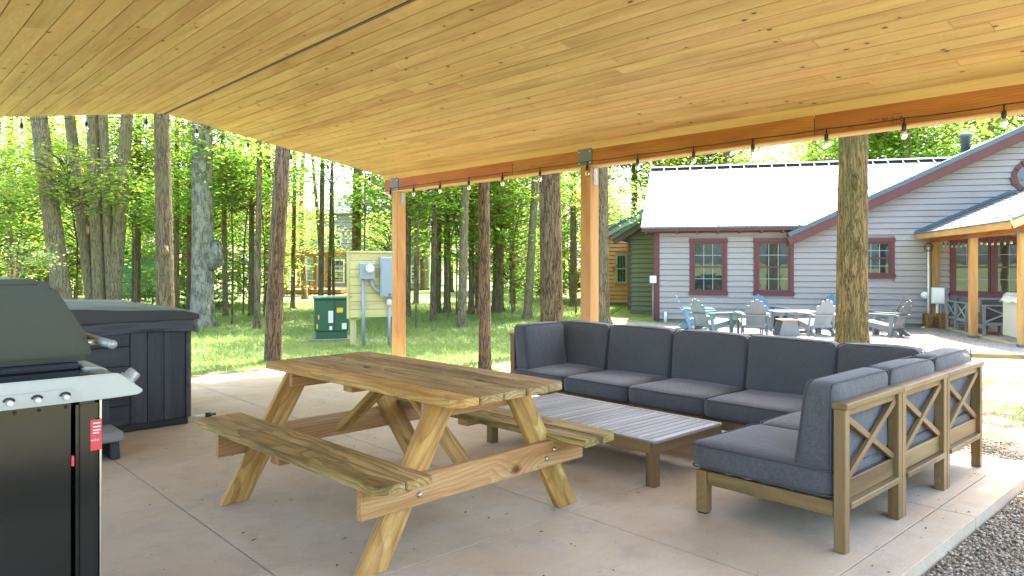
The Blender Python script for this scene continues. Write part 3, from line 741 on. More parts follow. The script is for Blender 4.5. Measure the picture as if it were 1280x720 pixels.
# cover in two halves, crowned along the fold, with a drooping skirt
def cover():
    o = .035; xm = 0
    for s in (-1, 1):
        xa = (HX1 - HX0) / 2 + o; n = 10; V = []; F = []
        xs = [xm + s * .006 + s * (xa - .006) * k / n for k in range(n + 1)]
        ya, yb = HY0 - cyh - o, HY1 - cyh + o; m = 12
        for k, x in enumerate(xs):
            zt = 1.032 - .055 * (k / n) ** 1.3
            if k == n: zt -= .02
            for j in range(m + 1):
                y = ya + (yb - ya) * j / m; e = .018 if j in (0, m) else 0
                V.append((x, y, zt - e + .004 * math.sin(j * 1.7 + k)))
        for k in range(n):
            for j in range(m): F.append((k * (m + 1) + j, (k + 1) * (m + 1) + j, (k + 1) * (m + 1) + j + 1, k * (m + 1) + j + 1) if s > 0 else (k * (m + 1) + j, k * (m + 1) + j + 1, (k + 1) * (m + 1) + j + 1, (k + 1) * (m + 1) + j))
        b = len(V)
        # side walls
        ring = [(k * (m + 1)) for k in range(n + 1)] + [n * (m + 1) + j for j in range(1, m + 1)] + [k * (m + 1) + m for k in range(n - 1, -1, -1)]
        for i in ring: V.append((V[i][0], V[i][1], .895))
        for i in range(len(ring) - 1):
            F.append((ring[i], b + i, b + i + 1, ring[i + 1]) if s > 0 else (ring[i], ring[i + 1], b + i + 1, b + i))
        hf = link('cover_half', pydata('cover_half', V, F, False), M['vinyl'], ht)
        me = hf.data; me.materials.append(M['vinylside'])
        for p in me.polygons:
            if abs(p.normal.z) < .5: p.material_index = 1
    # skirt ring hanging below, bellied out towards its hem
    P = rrect(HX0 - cxh - o, HX1 - cxh + o, HY0 - cyh - o, HY1 - cyh + o, .07, 6); P2 = []
    for a, b in zip(P, P[1:] + P[:1]):
        L = math.hypot(b[0] - a[0], b[1] - a[1]); k = max(1, int(L / .1))
        for i in range(k): P2.append((a[0] + (b[0] - a[0]) * i / k, a[1] + (b[1] - a[1]) * i / k))
    V, F = [], []; rows = [(.90, 0), (.88, .012), (.855, .004), (.825, .018), (.795, .022)]
    for ri, (z, of) in enumerate(rows):
        for i, (x, y) in enumerate(P2):
            l = math.hypot(x, y); wv = .010 * ri / 4 * math.sin(i * 1.3) + .006 * ri / 4 * math.sin(i * .57 + 1)
            V.append((x * (1 + (of + wv) / l), y * (1 + (of + wv) / l), z + (.018 * math.sin(i * .45) if ri == 4 else 0)))
    n = len(P2)
    for r in range(len(rows) - 1):
        for i in range(n): F.append((r * n + i, (r + 1) * n + i, (r + 1) * n + (i + 1) % n, r * n + (i + 1) % n))
    link('cover_skirt', pydata('cover_skirt', V, F, True), M['vinylside'], ht)
cover()
tube('drain_hose', [(HX1 - .02 - cxh, HY0 + .1 - cyh, .05), (HX1 + .06 - cxh, HY0 + .08 - cyh, .045), (HX1 + .13 - cxh, HY0 + .06 - cyh, .045)], .014, M['white'], ht, 10)
lathe('hose_valve', [(.02, 0), (.02, .05), (.012, .055), (.012, .09)], M['black'], ht, 10, Matrix.Translation((HX1 + .12 - cxh, HY0 + .06 - cyh, .045)) @ Matrix.Rotation(math.radians(90), 4, 'Y'))
st = empty('spa_steps', (1.05, 5.86, 0), 0, 'two tread grey spa steps with black plastic sides against the hot tub', 'steps')
board('tread', (-.42, -.155, .165), (.40, -.155, .165), .31, .07, M['slat'], st, bev=.008)
board('tread', (-.42, .16, .40), (.39, .16, .40), .30, .06, M['spawood'], st, bev=.008)
for x in (-.36, .33):
    poly = [(-.28, 0), (.31, 0), (.31, .372), (.02, .372), (-.0, .13), (-.24, .13)]
    prism('side_panel', poly, .06, M['black'], st, Matrix(((0, 0, 1, x), (1, 0, 0, 0), (0, 1, 0, 0), (0, 0, 0, 1))), .006)

# ================================================================== GRILL
gr = empty('gas_grill', (.35, 3.2, 0), 0, 'black gas grill with closed lid and silver side shelf', 'grill')
def gl(v): return Vector(v) - Vector((.35, 3.2, 0))
YE, YC = 2.82, 2.93
Mg = Matrix(((1, 0, 0, 0), (0, 0, 1, 0), (0, 1, 0, 0), (0, 0, 0, 1)))   # prism XY -> world XZ, depth along +Y
def gprism(name, poly, y, depth, mat, bev=0.0, parent=None):
    Mx = Matrix.Translation(gl((0, y, 0))) @ Mg
    return prism(name, [(x, z) for x, z in poly], depth, mat, parent or gr, Mx, bev)
lid = gprism('lid', [(-.02, 1.005), (-.02, 1.20), (.07, 1.31), (.525, 1.315), (.572, 1.29), (.688, 1.085), (.698, 1.005)], 3.06, .72, M['enamel'], .022)
gprism('lid_side_plate', [(.005, 1.03), (.005, 1.19), (.08, 1.285), (.515, 1.29), (.55, 1.27), (.660, 1.085), (.665, 1.03)], 3.052, .012, M['enamel'], .004, None)
gprism('firebox', [(-.0, .78), (-.0, 1.0), (.665, 1.0), (.64, .80)], 3.09, .66, M['enamel2'], .01)
# handle
hx = onY(140, 2.97); hz = 1.07
tube('lid_handle', [gl((hx, 2.975, hz)), gl((hx, 3.85, hz))], .0155, M['silver'], gr, 14)
tube('handle_cap', [gl((hx, 2.962, hz)), gl((hx, 2.976, hz))], .0165, M['silver'], gr, 16)
for y in (3.14, 3.68): tube('handle_bracket', [gl((.66, y, hz - .005)), gl((hx, y, hz - .003))], .012, M['chrome'], gr, 10)
# side shelf: black top, silver end and slanted front with knob
shelf = gprism('side_shelf', [(-.05, .90), (-.05, .974), (.725, .974), (.80, .905), (.775, .897)], YE + .004, .23, M['enamel'], .004)
gprism('shelf_end', [(-.05, .895), (-.05, .985), (.71, .985), (.725, .98), (.80, .915), (.785, .902), (.70, .899)], YE - .012, .014, M['silver'], .004)
ins = gprism('shelf_inset', [(-.05, .905), (-.05, .943), (.575, .948), (.607, .909)], YE - .0165, .006, M['silver'], .002)
for px_ in (10, 45, 80):
    x = onY(px_, YE)
    hk = joined('tool_hook', [tubedata([gl((x + .014 * math.cos(a), YE - .02, .926 + .010 * math.sin(a))) for a in [math.pi * k / 6 for k in range(7)]], .0035, 6)], M['black'], gr, True)
    lathe('peg', [(.0085, 0), (.0085, .016), (.006, .02)], M['white'], gr, 12, Matrix.Translation(gl((x + .002, YE - .018, .922))) @ Matrix.Rotation(math.radians(90), 4, 'X'))
gprism('control_panel', [(.68, .90), (.66, .985), (.735, .975), (.80, .905)], YE + .24, .72, M['silver'], .006)
for k in range(1):
    y = 2.885
    Mk = Matrix.Translation(gl((.762, y, .945))) @ Matrix.Rotation(math.radians(47), 4, 'Y')
    kb = lathe('control_knob', [(.030, 0), (.030, .012), (.024, .014), (.024, .038), (.021, .043)], M['silver'], gr, 20, Mk)
# cabinet
gprism('cabinet', [(-.02, .09), (-.02, .885), (.597, .885), (.597, .09)], YC, .60, M['enamel2'], .006)
gprism('cabinet_rail', [(-.02, .845), (-.02, .886), (.596, .886), (.596, .845)], YC - .004, .004, M['enamel2'], .001)
for x in (.36, .43, .50, .58): lathe('rivet', [(.006, 0), (.006, .002), (.003, .004)], M['black'], gr, 8, Matrix.Translation(gl((x, YC - .004, .866))) @ Matrix.Rotation(math.radians(90), 4, 'X'))
gprism('door', [(.612, .10), (.612, .88), (.684, .88), (.684, .10)], YC - .006, .62, M['enamel2'], .012)
box('door_edge', gl((.686, YC - .004, .10)), gl((.694, YC + .60, .88)), M['chrome'], gr, .002)
sx0, sx1 = onY(113, YC - .006), onY(127, YC - .006)
sticker = box('warning_label', gl((sx0, YC - .0078, .70)), gl((sx1, YC - .0055, .81)), M['red'], gr)
for k, (z, f) in enumerate(((.797, 1.0), (.784, 1.0), (.772, .95), (.762, .8))):
    box('print_line', Vector((-.5 * (sx1 - sx0) + .008, -.0022, z - .755 - .002)), Vector((-.5 * (sx1 - sx0) + .008 + (sx1 - sx0 - .012) * f, -.0012, z - .755 + .002)), M['white'], sticker)
text_obj('print', 'weber', .011, M['white'], sticker, Matrix.Translation((-.003, -.0016, -.018)) @ Matrix.Rotation(math.radians(90), 4, 'X'))
box('door_tag', gl((.598, YC - .003, .655)), gl((.606, YC + .01, .69)), M['red'], gr)
for x in (.03, .56):
    for y in (2.99, 3.47):
        lathe('caster', [(.01, -.022), (.04, -.02), (.045, 0), (.04, .02), (.01, .022)], M['black'], gr, 14, Matrix.Translation(gl((x, y, .045))) @ Matrix.Rotation(math.radians(90), 4, 'X'))

# ================================================================== LAVENDER HOUSE
HD = 21.0                                            # forward distance of the house corner
O = grd(820, HD); UX, UY = -.259 * FX + .966 * RX, -.259 * FY + .966 * RY
HANG = math.atan2(UY, UX)
HM = Matrix.Translation((O.x, O.y, 0)) @ Matrix.Rotation(HANG, 4, 'Z'); HI = HM.inverted()
def W2(px, py, yl=0.0):
    """point of the plane y=yl in the house's own frame: along the wall, height"""
    k = (px - 640) / FPX
    nd, nl = .966 * yl, .259 * yl      # +y local runs into the house (away from the camera)
    d0 = HD + nd; l0 = (820 - 640) / FPX * HD + nl
    u = (k * d0 - l0) / (.966 + .259 * k); d = d0 - .259 * u
    return u, CAMH - (py - 329) * d / FPX
house = empty('house', (O.x, O.y, 0), HANG, 'lavender grey lap sided house with maroon trim and standing seam metal roof', 'house')
def hbox(name, x0, x1, y0, y1, z0, z1, mat, parent=None, bev=0.0): return box(name, (x0, y0, z0), (x1, y1, z1), mat, parent or house, bev)
GZ = zg(O.x, O.y) - .05
UR = 15.0; DEP = 6.6
eu0, ez = W2(800, 286, -.38); gu, gz_ = W2(1013, 284, -.38)
ru, rz_ = W2(930, 208, 3.3)
ez = W2(900, 287, -.38)[1]
hbox('foundation', .02, UR, .03, DEP, GZ - .4, GZ + .14, M['foundation'])
hbox('wall_core', .03, UR, .035, DEP, GZ + .14, ez + .05, M['lavender'])
wins = []
def window(px0, py0, px1, py1, cols=3, rows=4, mull=False, yl=0.0, par=None, trim=None, sash=None, frame_=.105):
    par = par or house; trim = trim or M['maroon']; sash = sash or M['maroon_d']
    (u0, z1), (u1, z0) = W2(px0, py0), W2(px1, py1)
    wins.append((u0, u1, z0, z1)); t = frame_; y0 = -.052
    w_ = empty('window', ((u0 + u1) / 2, 0, z0)); w_.parent = par
    cx_ = (u0 + u1) / 2
    def b(n, a0, a1, c0, c1, ya, yb, m, bev=.004): return box(n, (a0 - cx_, ya, c0 - z0), (a1 - cx_, yb, c1 - z0), m, w_, bev)
    b('window_frame', u0, u0 + t, z0 + t, z1 - t, y0, .02, trim); b('window_frame', u1 - t, u1, z0 + t, z1 - t, y0, .02, trim)
    b('window_frame', u0 - .015, u1 + .015, z1 - t, z1 + .01, y0 - .006, .02, trim); b('sill', u0 - .02, u1 + .02, z0, z0 + t, y0 - .02, .02, trim)
    spans = [(u0 + t, u1 - t)]
    if mull:
        um = W2(mull, 300)[0]; b('mullion', um - t * .6, um + t * .6, z0 + t, z1 - t, y0, .02, trim); spans = [(u0 + t, um - t * .6), (um + t * .6, u1 - t)]
    for a, c in spans:
        s = .045; zm = (z0 + z1) / 2
        b('sash', a, a + s, z0 + t, z1 - t, -.03, .015, sash, .003); b('sash', c - s, c, z0 + t, z1 - t, -.03, .015, sash, .003)
        b('sash', a + s, c - s, z0 + t, z0 + t + s, -.031, .015, sash, .003); b('sash', a + s, c - s, z1 - t - s, z1 - t, -.031, .015, sash, .003)
        b('sash', a + s, c - s, zm - s * .5, zm + s * .5, -.033, .015, sash, .003)
        for (p0, p1) in ((z0 + t + s, zm - s * .5), (zm + s * .5, z1 - t - s)):
            pn = b('pane', a + s, c - s, p0, p1, -.012, -.004, M['glass'], 0)
            W_, H_ = c - a - 2 * s, p1 - p0
            for k in range(1, cols): box('muntin', (-W_ / 2 + W_ * k / cols - .007, -.008, -H_ / 2), (-W_ / 2 + W_ * k / cols + .007, -.0045, H_ / 2), M['muntin'], pn)
            for k in range(1, rows // 2): box('muntin', (-W_ / 2, -.0085, -H_ / 2 + H_ * k / (rows // 2) - .007), (W_ / 2, -.0045, -H_ / 2 + H_ * k / (rows // 2) + .007), M['muntin'], pn)
    return w_
window(862, 299, 909, 369); window(942, 298.5, 992, 369.5); window(1070, 298, 1118, 348); 
wbig = window(1187, 297, 1300, 372, mull=1241)
# gable rake line in the wall plane
gA = W2(1013, 287, -.4); gB = W2(1280, 166, -.4); rs = (gB[1] - gA[1]) / (gB[0] - gA[0])
PEAK = gA[0] + 5.6
def rake(u): return gA[1] + rs * (u - gA[0]) if u < PEAK else gA[1] + rs * (2 * PEAK - gA[0] - u)
# lap siding, board by board
EXPO = .158
def lap(u0, u1, z, mat, par, yl=0.0):
    L = u1 - u0; t_ = EXPO - .015
    V = [(-L / 2, -.008, t_), (-L / 2, -.034, 0), (-L / 2, .030, 0), (-L / 2, .030, t_), (L / 2, -.008, t_), (L / 2, -.034, 0), (L / 2, .030, 0), (L / 2, .030, t_)]
    F = [(0, 4, 5, 1), (1, 5, 6, 2), (2, 6, 7, 3), (3, 7, 4, 0), (0, 1, 2, 3), (7, 6, 5, 4)]
    return link('siding_board', pydata('siding_board', V, F), mat, par, loc=((u0 + u1) / 2, yl, z))
z = GZ + .16
while z < 6.0:
    u0, u1 = .10, UR
    if z + .1 > ez + .02:
        u0 = gA[0] + (z + EXPO * .6 - gA[1]) / rs + .02; u1 = min(UR, 2 * PEAK - u0)
    if u0 >= u1 - .05: break
    segs = [(u0, u1)]
    for (a, b, c, d) in wins:
        if z + EXPO > c + .02 and z < d - .02:
            new = []
            for (s, e) in segs:
                if b <= s or a >= e: new.append((s, e)); continue
                if a > s: new.append((s, a + .004))
                if b < e: new.append((b - .004, e))
            segs = new
    for s, e in segs:
        while e - s > 4.6:
            L = random.uniform(2.6, 3.7); lap(s, s + L - .003, z, M['lavender'], house); s += L
        if e - s > .03: lap(s, e, z, M['lavender'], house)
    z += EXPO
# gable wall core behind the siding
prism('gable_wall', [(gA[0], ez), (PEAK, rake(PEAK) - .03), (2 * PEAK - gA[0], ez)], .1, M['lavender'], house, Matrix(((1, 0, 0, 0), (0, 0, 1, .035), (0, 1, 0, 0), (0, 0, 0, 1))))
hbox('corner_board', -.06, .10, -.045, .11, GZ + .1, ez + .04, M['maroon'], None, .005)
hbox('corner_board', -.062, -.03, .11, .22, GZ + .1, ez + .04, M['maroon'], None, .003)
# main roof: separate seamed panels
pit = (rz_ - ez - .09) / (3.3 + .42); zE = ez + .09
def roofpt(u, y): return Vector((u, y, zE + pit * (y + .42)))
pw = .42; u = -.36; un = Vector((0, -pit, 1)).normalized(); uR = 9.0
while u < uR:
    ys = -.42 if u < gA[0] - .1 else (rake(u) + .10 - zE) / pit - .42
    if ys > 3.0: break
    Lp = (3.3 - ys) * math.hypot(1, pit)
    b = board('roof_panel', roofpt(u + pw / 2, ys), roofpt(u + pw / 2, 3.3), pw - .004, .03, M['roofmetal'], house, un, 0)
    q = box('standing_seam', (-Lp / 2, -pw / 2 - .008, .012), (Lp / 2, -pw / 2 + .012, .075), M['roofmetal'], b)
    u += pw
board('roof_back', Vector((3.6, 3.32, rz_ - .005)), Vector((3.6, 7.0, rz_ - pit * 3.68)), 8.0, .03, M['roofmetal'], house, (0, pit, 1), 0)
board('ridge_cap', Vector((-.38, 3.25, rz_ + .045)), Vector((uR, 3.25, rz_ + .045)), .20, .03, M['bluetrim'], house, (0, -.3, 1), .005)
board('ridge_vent', Vector((-.36, 3.2, rz_ + .012)), Vector((uR, 3.2, rz_ + .012)), .05, .04, M['black'], house, (0, 0, 1), 0)
# eave: fascia, drip edge, soffit, rafter tails
gl_ = gA[0] + .02
board('drip_edge', Vector((-.38, -.43, zE - .02)), Vector((gl_, -.43, zE - .02)), .03, .06, M['bluetrim'], house, (0, 0, 1), .003)
board('fascia', Vector((-.38, -.40, zE - .075)), Vector((gl_, -.40, zE - .075)), .03, .10, M['maroon'], house, (0, 0, 1), .003)
board('soffit', Vector((-.36, -.20, zE - .03)), Vector((gl_, -.20, zE - .03)), .36, .02, M['maroon'], house, (0, -pit, 1), .002)
board('frieze_board', Vector((.1, -.04, ez - .03)), Vector((gl_ + .3, -.04, ez - .03)), .02, .08, M['maroon'], house, (0, 0, 1), .003)
for px_ in (808, 846, 872, 898, 925, 952, 979, 1007):
    u = W2(px_, 290, -.36)[0]
    hbox('rafter_tail', u - .03, u + .03, -.39, -.02, zE - .19, zE - .115, M['maroon'], None, .004)
board('rake_trim', Vector((-.38, -.42, zE - .05)), Vector((-.38, 3.3, rz_ - .05)), .03, .13, M['maroon'], house, un, .003)
# cross gable: roof slabs, rake board
th = math.atan(rs); ln = 9.0
for sd_ in (1, -1):
    p0 = Vector((gA[0] - .55 if sd_ > 0 else 2 * PEAK - gA[0] + .55, 0, 0)); p1 = Vector((PEAK, 0, 0)); p0.z = rake(gA[0]) - rs * .55; p1.z = rake(PEAK)
    up = Vector((-rs * sd_, 0, 1))
    for nm, yy, dz, wd_, th_, mt in (('gable_roof', 2.9, .14, 6.6, .07, M['bluetrim']),):
        a = p0 + Vector((0, yy, dz)); b = p1 + Vector((0, yy, dz)); board(nm, a, b, wd_, th_, mt, house, up, .003)
    board('rake_edge', p0 + Vector((0, -.425, .125)), p1 + Vector((0, -.425, .125)), .03, .12, M['bluetrim'], house, up, .003)
    board('rake_board', p0 + Vector((0, -.40, -.06)), p1 + Vector((0, -.40, -.06)), .035, .235, M['maroon'], house, up, .004)
    board('rake_soffit', p0 + Vector((0, -.2, .07)), p1 + Vector((0, -.2, .07)), .38, .02, M['maroon'], house, up, .002)
# round window at the gable
cu_, cz_ = W2(1287, 221); R_ = .42
rw = empty('round_window', (cu_, -.03, cz_)); rw.parent = house
for k in range(12):
    a0, a1 = math.radians(30 * k + 1), math.radians(30 * k + 29); key = k % 3 == 0
    r0, r1 = R_ - .12 - (.01 if key else 0), R_ + (.03 if key else 0)
    poly = [(r0 * math.cos(a0 + (a1 - a0) * i / 3), r0 * math.sin(a0 + (a1 - a0) * i / 3)) for i in range(4)] + [(r1 * math.cos(a1 + (a0 - a1) * i / 3), r1 * math.sin(a1 + (a0 - a1) * i / 3)) for i in range(4)]
    prism('trim_block', poly, .05 if key else .04, M['maroon'], rw, Matrix(((1, 0, 0, 0), (0, 0, -1, 0), (0, 1, 0, 0), (0, 0, 0, 1))), .003)
lathe('pane', [(R_ - .12, 0), (R_ - .12, .01), (.02, .012)], M['glass'], rw, 24, Matrix.Rotation(math.radians(90), 4, 'X'), False)
# vent stack on the roof
vu, vz = W2(1207, 172, 3.0)
lathe('vent_stack', [(.13, -1.0), (.13, .0), (.19, .0), (.19, .10), (.05, .16)], M['steel'], house, 14, Matrix.Translation((vu, 3.0, vz)))

def hpt(u, y, z): return HM @ Vector((u, y, z))
def ongroundH(u, y): p = hpt(u, y, 0); return zg(p.x, p.y)
# small meter box and stub pipe at the house corner
mu, mz = W2(815, 349)
mb = empty('meter_box', hpt(-.03, -.10, mz), HANG, 'small white utility box on the maroon corner of the lavender house', 'utility box')
box('box', (-.14, -.06, -.11), (.05, .04, .10), M['white'], mb, .01); box('lid', (-.12, -.075, -.09), (.03, -.06, .08), M['whitemetal'], mb, .006)
tube('conduit', [(-.05, 0, -.10), (-.05, 0, GZ - mz)], .014, M['lavender'], mb)
pu, pz = W2(832, 398); 
tube('vent_pipe', [(pu, -.12, ongroundH(pu, -.12) - .02), (pu, -.12, pz + .2)], .04, M['white'], None); tag(bpy.data.objects['vent_pipe'], 'short white stub pipe standing against the lavender house wall', 'pipe')
bpy.data.objects['vent_pipe'].matrix_world = HM

# gravel court in front of the house (one sheet following the ground)
def housesheet(name, u0, u1, y0, y1, st_, mat, off):
    us, ys = np.arange(u0, u1 + .01, st_), np.arange(y0, y1 + .01, st_); V = []
    for y in ys:
        for u in us: p = hpt(u, y, 0); V.append((p.x, p.y, zg(p.x, p.y) + off))
    nx, ny = len(us), len(ys); I, J = np.meshgrid(np.arange(nx - 1), np.arange(ny - 1)); a = (J * nx + I).ravel()
    o = link(name, bigmesh(name, np.array(V), np.stack([a, a + 1, a + nx + 1, a + nx], 1)), mat); o['kind'] = 'structure'
housesheet('gravel_court', -1.4, 16.0, -7.4, 0.0, .5, M['gravelw'], .035)
# timber edging between soil and court
e0, e1 = grd(1176, 11.9), grd(1330, 11.3)
tm = board('timber_edging', e0 + Vector((0, 0, .05)), e1 + Vector((0, 0, .05)), .09, .07, M['weather'], None, bev=.005); tag(tm, 'long grey timber edging between the soil and the bright gravel court', 'edging')
e = [grd(p, d) for p, d in ((1215, 5.45), (1235, 5.28), (1262, 5.2), (1300, 5.15), (1360, 5.05))]
for p in e: p.z += .045
ed = tube('landscape_edging', e, .016, M['black'], None, 8); tag(ed, 'black plastic edging strip curving over the soil beside the sofa corner', 'edging')

# ---------------------------------------------------------------- porch on the right of the house
pu0, _ = W2(1166, 400); 
porch = empty('porch', hpt(pu0, -.1, 0), HANG, 'cedar porch with grey shingle roof against the lavender house', 'porch')
def pp(u, y, z): return Vector((u - pu0, y + .1, z))
PB = 2.33; u_in = pu0 + .0
zb0 = W2(1166, 302, -.15)[1]; 
for y in (-.15, -3.0, -5.65):
    g_ = ongroundH(u_in, y)
    p0, p1 = pp(u_in, y, g_), pp(u_in, y, zb0 - .0)
    board('post', p0, p1, .15, .15, M['oldwood'] if y > -1 else M['post'], porch, (1, 0, 0), .006)
    if y < -1: 
        box('post_bracket', pp(u_in - .08, y - .085, zb0 - .02), pp(u_in + .08, y + .085, zb0 + .10), M['galv'], porch, .002)
        box('post_base', pp(u_in - .083, y - .083, g_), pp(u_in + .083, y + .083, g_ + .09), M['steel'], porch, .002)
    board('post', pp(u_in + 3.6, y, g_), pp(u_in + 3.6, y, zb0), .15, .15, M['post'], porch, (1, 0, 0), .006)
for du in (0, 3.6): board('beam', pp(u_in + du, -.06, zb0 + .11), pp(u_in + du, -6.15, zb0 + .11), .13, .22, M['beam'], porch)
ps = .46; pe = .42; pz0 = zb0 + .16
for sd_ in (1, -1):
    a = Vector((u_in - pe if sd_ > 0 else u_in + 3.6 + pe, 0, pz0 + .02)); b = Vector((u_in + 1.8, 0, pz0 + .02 + ps * (1.8 + pe)))
    up = Vector((-ps * sd_, 0, 1)); n_ = 14
    dk = board('roof_deck', pp(a.x, -3.2, a.z), pp(b.x, -3.2, b.z), 6.2, .03, M['pine_trim'], porch, up)
    Ls = (b - a).length; parts = []
    for k in range(n_):      # shingle courses, each course a row of tabs of uneven thickness
        x0 = -Ls / 2 + Ls * k / n_; x1 = x0 + Ls / n_ + .03; m_ = 20
        for j in range(m_):
            y0 = -3.1 + 6.2 * j / m_ + (0 if k % 2 else .15); y1 = y0 + 6.2 / m_ - .008
            y0, y1 = max(y0, -3.1), min(y1, 3.1)
            if y1 - y0 < .03: continue
            t0 = random.uniform(.010, .02); zz = .016
            V = [(x0, y0, zz), (x0, y1, zz), (x1, y1, zz), (x1, y0, zz), (x0, y0, zz + t0 + .008), (x0, y1, zz + t0 + .008), (x1, y1, zz + .004), (x1, y0, zz + .004)]
            parts.append((V, [(3, 2, 1, 0), (4, 5, 6, 7), (0, 1, 5, 4), (1, 2, 6, 5), (2, 3, 7, 6), (3, 0, 4, 7)]))
    shg = joined('shingles', parts, M['shingle'], dk); shg['kind'] = 'stuff'
    board('eave_fascia', pp(a.x - .012 * sd_, -.08, a.z - .05), pp(a.x - .012 * sd_, -6.3, a.z - .05), .025, .14, M['post'], porch)
    board('rake_flashing', pp(a.x, -.06, a.z + .06), pp(b.x, -.06, b.z + .06), .03, .11, M['bluetrim'], porch, up)
    board('drip_edge', pp(a.x - .03 * sd_, -.08, a.z + .03), pp(a.x - .03 * sd_, -6.32, a.z + .03), .03, .025, M['bluetrim'], porch)
    board('rake_fascia', pp(a.x, -6.31, a.z - .04), pp(b.x, -6.31, b.z - .04), .02, .16, M['yellow_pine'], porch, up)
    board('rake_drip', pp(a.x, -6.325, a.z + .05), pp(b.x, -6.325, b.z + .05), .03, .03, M['bluetrim'], porch, up)
for k in range(6): board('tie_board', pp(u_in + .08, -5.9, zb0 + .3 + .12 * k), pp(u_in + 3.5, -5.9, zb0 + .3 + .12 * k), .02, .115, M['yellow_pine'], porch, (0, 0, 1)) if k < 1 else None
al = [tuple(hpt(u_in + .13, y, zb0 + .02)) for y in (-.3, -2.9, -5.6)]
bl = []
for k in range(16):
    y = -.45 - k * .33; f = ((y + .3) / -2.6) % 1
    bl.append(tuple(hpt(u_in + .13, y, zb0 + .015 - .20 * f * (1 - f))))
string_lights('small globe lights strung along the porch beam', al, bl, .85)
# porch slab
pc = box('porch_slab', (0, 0, 0), (1, 1, 1), M['concrete'], None); bpy.data.objects.remove(pc)
V = [hpt(u_in + a, y, 0) for a, y in ((.12, -.05), (4.2, -.05), (4.2, -6.2), (.12, -6.2))]
zt = zg(V[0].x, V[0].y) + .085
o = link('porch_slab', pydata('porch_slab', [(v.x, v.y, zt) for v in V] + [(v.x, v.y, zt - .4) for v in V], [(3, 2, 1, 0), (0, 1, 5, 4), (1, 2, 6, 5), (2, 3, 7, 6), (3, 0, 4, 7)]), M['concrete']); o['kind'] = 'structure'
# electrical box on the far porch post, with conduits and a hose bib
eu, ez1 = W2(1169, 369, -.3)
eb = empty('electrical_box', hpt(u_in + .02, -.30, ez1), HANG, 'white electrical box with curved conduits on the porch post by the wall', 'electrical box')
box('box', (-.13, -.06, -.22), (.16, .07, .20), M['whitemetal'], eb, .012); box('cover', (-.115, -.072, -.19), (.145, -.06, .17), M['white'], eb, .006)
gz1 = ongroundH(u_in, -.3) - ez1
tube('conduit', [(0, 0, -.2), (0, 0, -.95), (-.03, -.05, -1.2), (-.16, -.12, -1.38), (-.34, -.18, gz1 + .02)], .032, M['white'], eb, 10)
tube('cable', [(.08, 0, -.2), (.08, 0, -.9), (.14, -.02, gz1 + .05)], .018, M['greybox'], eb, 8)
tube('riser', [(-.19, .05, gz1 + .02), (-.19, .05, 1.25)], .022, M['white'], eb, 8)
lathe('sensor', [(.05, 0), (.09, .03), (.09, .07), (.04, .10)], M['white'], eb, 12, Matrix.Translation((-.28, .10, .0)) @ Matrix.Rotation(math.radians(90), 4, 'X'))
lathe('meter_dome', [(.06, 0), (.10, .03), (.10, .07), (.05, .11)], M['white'], eb, 12, Matrix.Translation((-.30, .06, -.92)) @ Matrix.Rotation(math.radians(90), 4, 'X'))
tube('cable_coil', [(-.2 + .1 * math.cos(a), 0, 1.25 + .1 * math.sin(a)) for a in np.linspace(0, 12, 30)], .012, M['black'], eb, 6)
# wooden crates against the wall
def crate(px0, px1, py0, py1, yl, label):
    u0, z1 = W2(px0, py0, yl); u1, z0 = W2(px1, py1, yl); w_ = u1 - u0; g_ = ongroundH((u0 + u1) / 2, yl); h_ = z1 - g_
    t = empty('crate', hpt((u0 + u1) / 2, yl, g_), HANG, label, 'crate', 'brown wooden boxes by the porch wall')
    for sy in (-1, 1):
        for k in range(4): board('plank', (-w_ / 2, sy * .15, h_ * (k + .5) / 4), (w_ / 2, sy * .15, h_ * (k + .5) / 4), .02, h_ / 4 - .008, M['oldwood'], t)
    for sx in (-1, 1):
        for k in range(4): board('plank', (sx * (w_ / 2 - .01), -.138, h_ * (k + .5) / 4), (sx * (w_ / 2 - .01), .138, h_ * (k + .5) / 4), .02, h_ / 4 - .008, M['oldwood'], t)
    for sx in (-1, 1): board('corner_batten', (sx * (w_ / 2 - .03), -.168, 0), (sx * (w_ / 2 - .03), -.168, h_), .05, .016, M['oldwood'], t, (0, 1, 0))
    board('lid', (-w_ / 2, 0, h_ + .012), (w_ / 2, 0, h_ + .012), .33, .02, M['oldwood'], t)
crate(1155, 1164, 393, 413, -.25, 'narrow brown wooden box left of the white conduits')
crate(1172, 1185, 393, 415, -.45, 'wider brown wooden box between the conduits and the porch sofa')
# porch sofa
def psofa(u, y, rot, label, w_=.74):
    p = hpt(u, y, 0); t = empty('porch_sofa', (p.x, p.y, zt), HANG + rot, label, 'sofa', 'cross back sofas under the porch'); A = M['slat']; h = w_ / 2
    for sx in (-1, 1):
        board('post', (sx * (h - .03), -.34, 0), (sx * (h - .03), -.34, .66), .06, .06, A, t, (1, 0, 0)); board('leg', (sx * (h - .03), .34, 0), (sx * (h - .03), .34, .25), .06, .06, A, t, (1, 0, 0))
        board('side_rail', (sx * (h - .02), -.30, .21), (sx * (h - .02), .30, .21), .03, .08, A, t)
    board('top_rail', (-h, -.34, .675), (h, -.34, .675), .07, .03, A, t); board('back_rail', (-h + .06, -.34, .26), (h - .06, -.34, .26), .03, .07, A, t); board('front_rail', (-h + .06, .34, .21), (h - .06, .34, .21), .03, .08, A, t)
    for s in (-1, 1): board('cross_slat', (-s * (h - .07), -.34 + s * .006, .31), (s * (h - .07), -.34 + s * .006, .64), .04, .024, A, t, (0, 1, 0))
    cushion('seat_cushion', w_ - .02, .66, .15, .045, t, (0, .03, .325)); cushion('back_cushion', w_ - .03, .2, .42, .042, t, (0, -.2, .585), None, .014, .3)
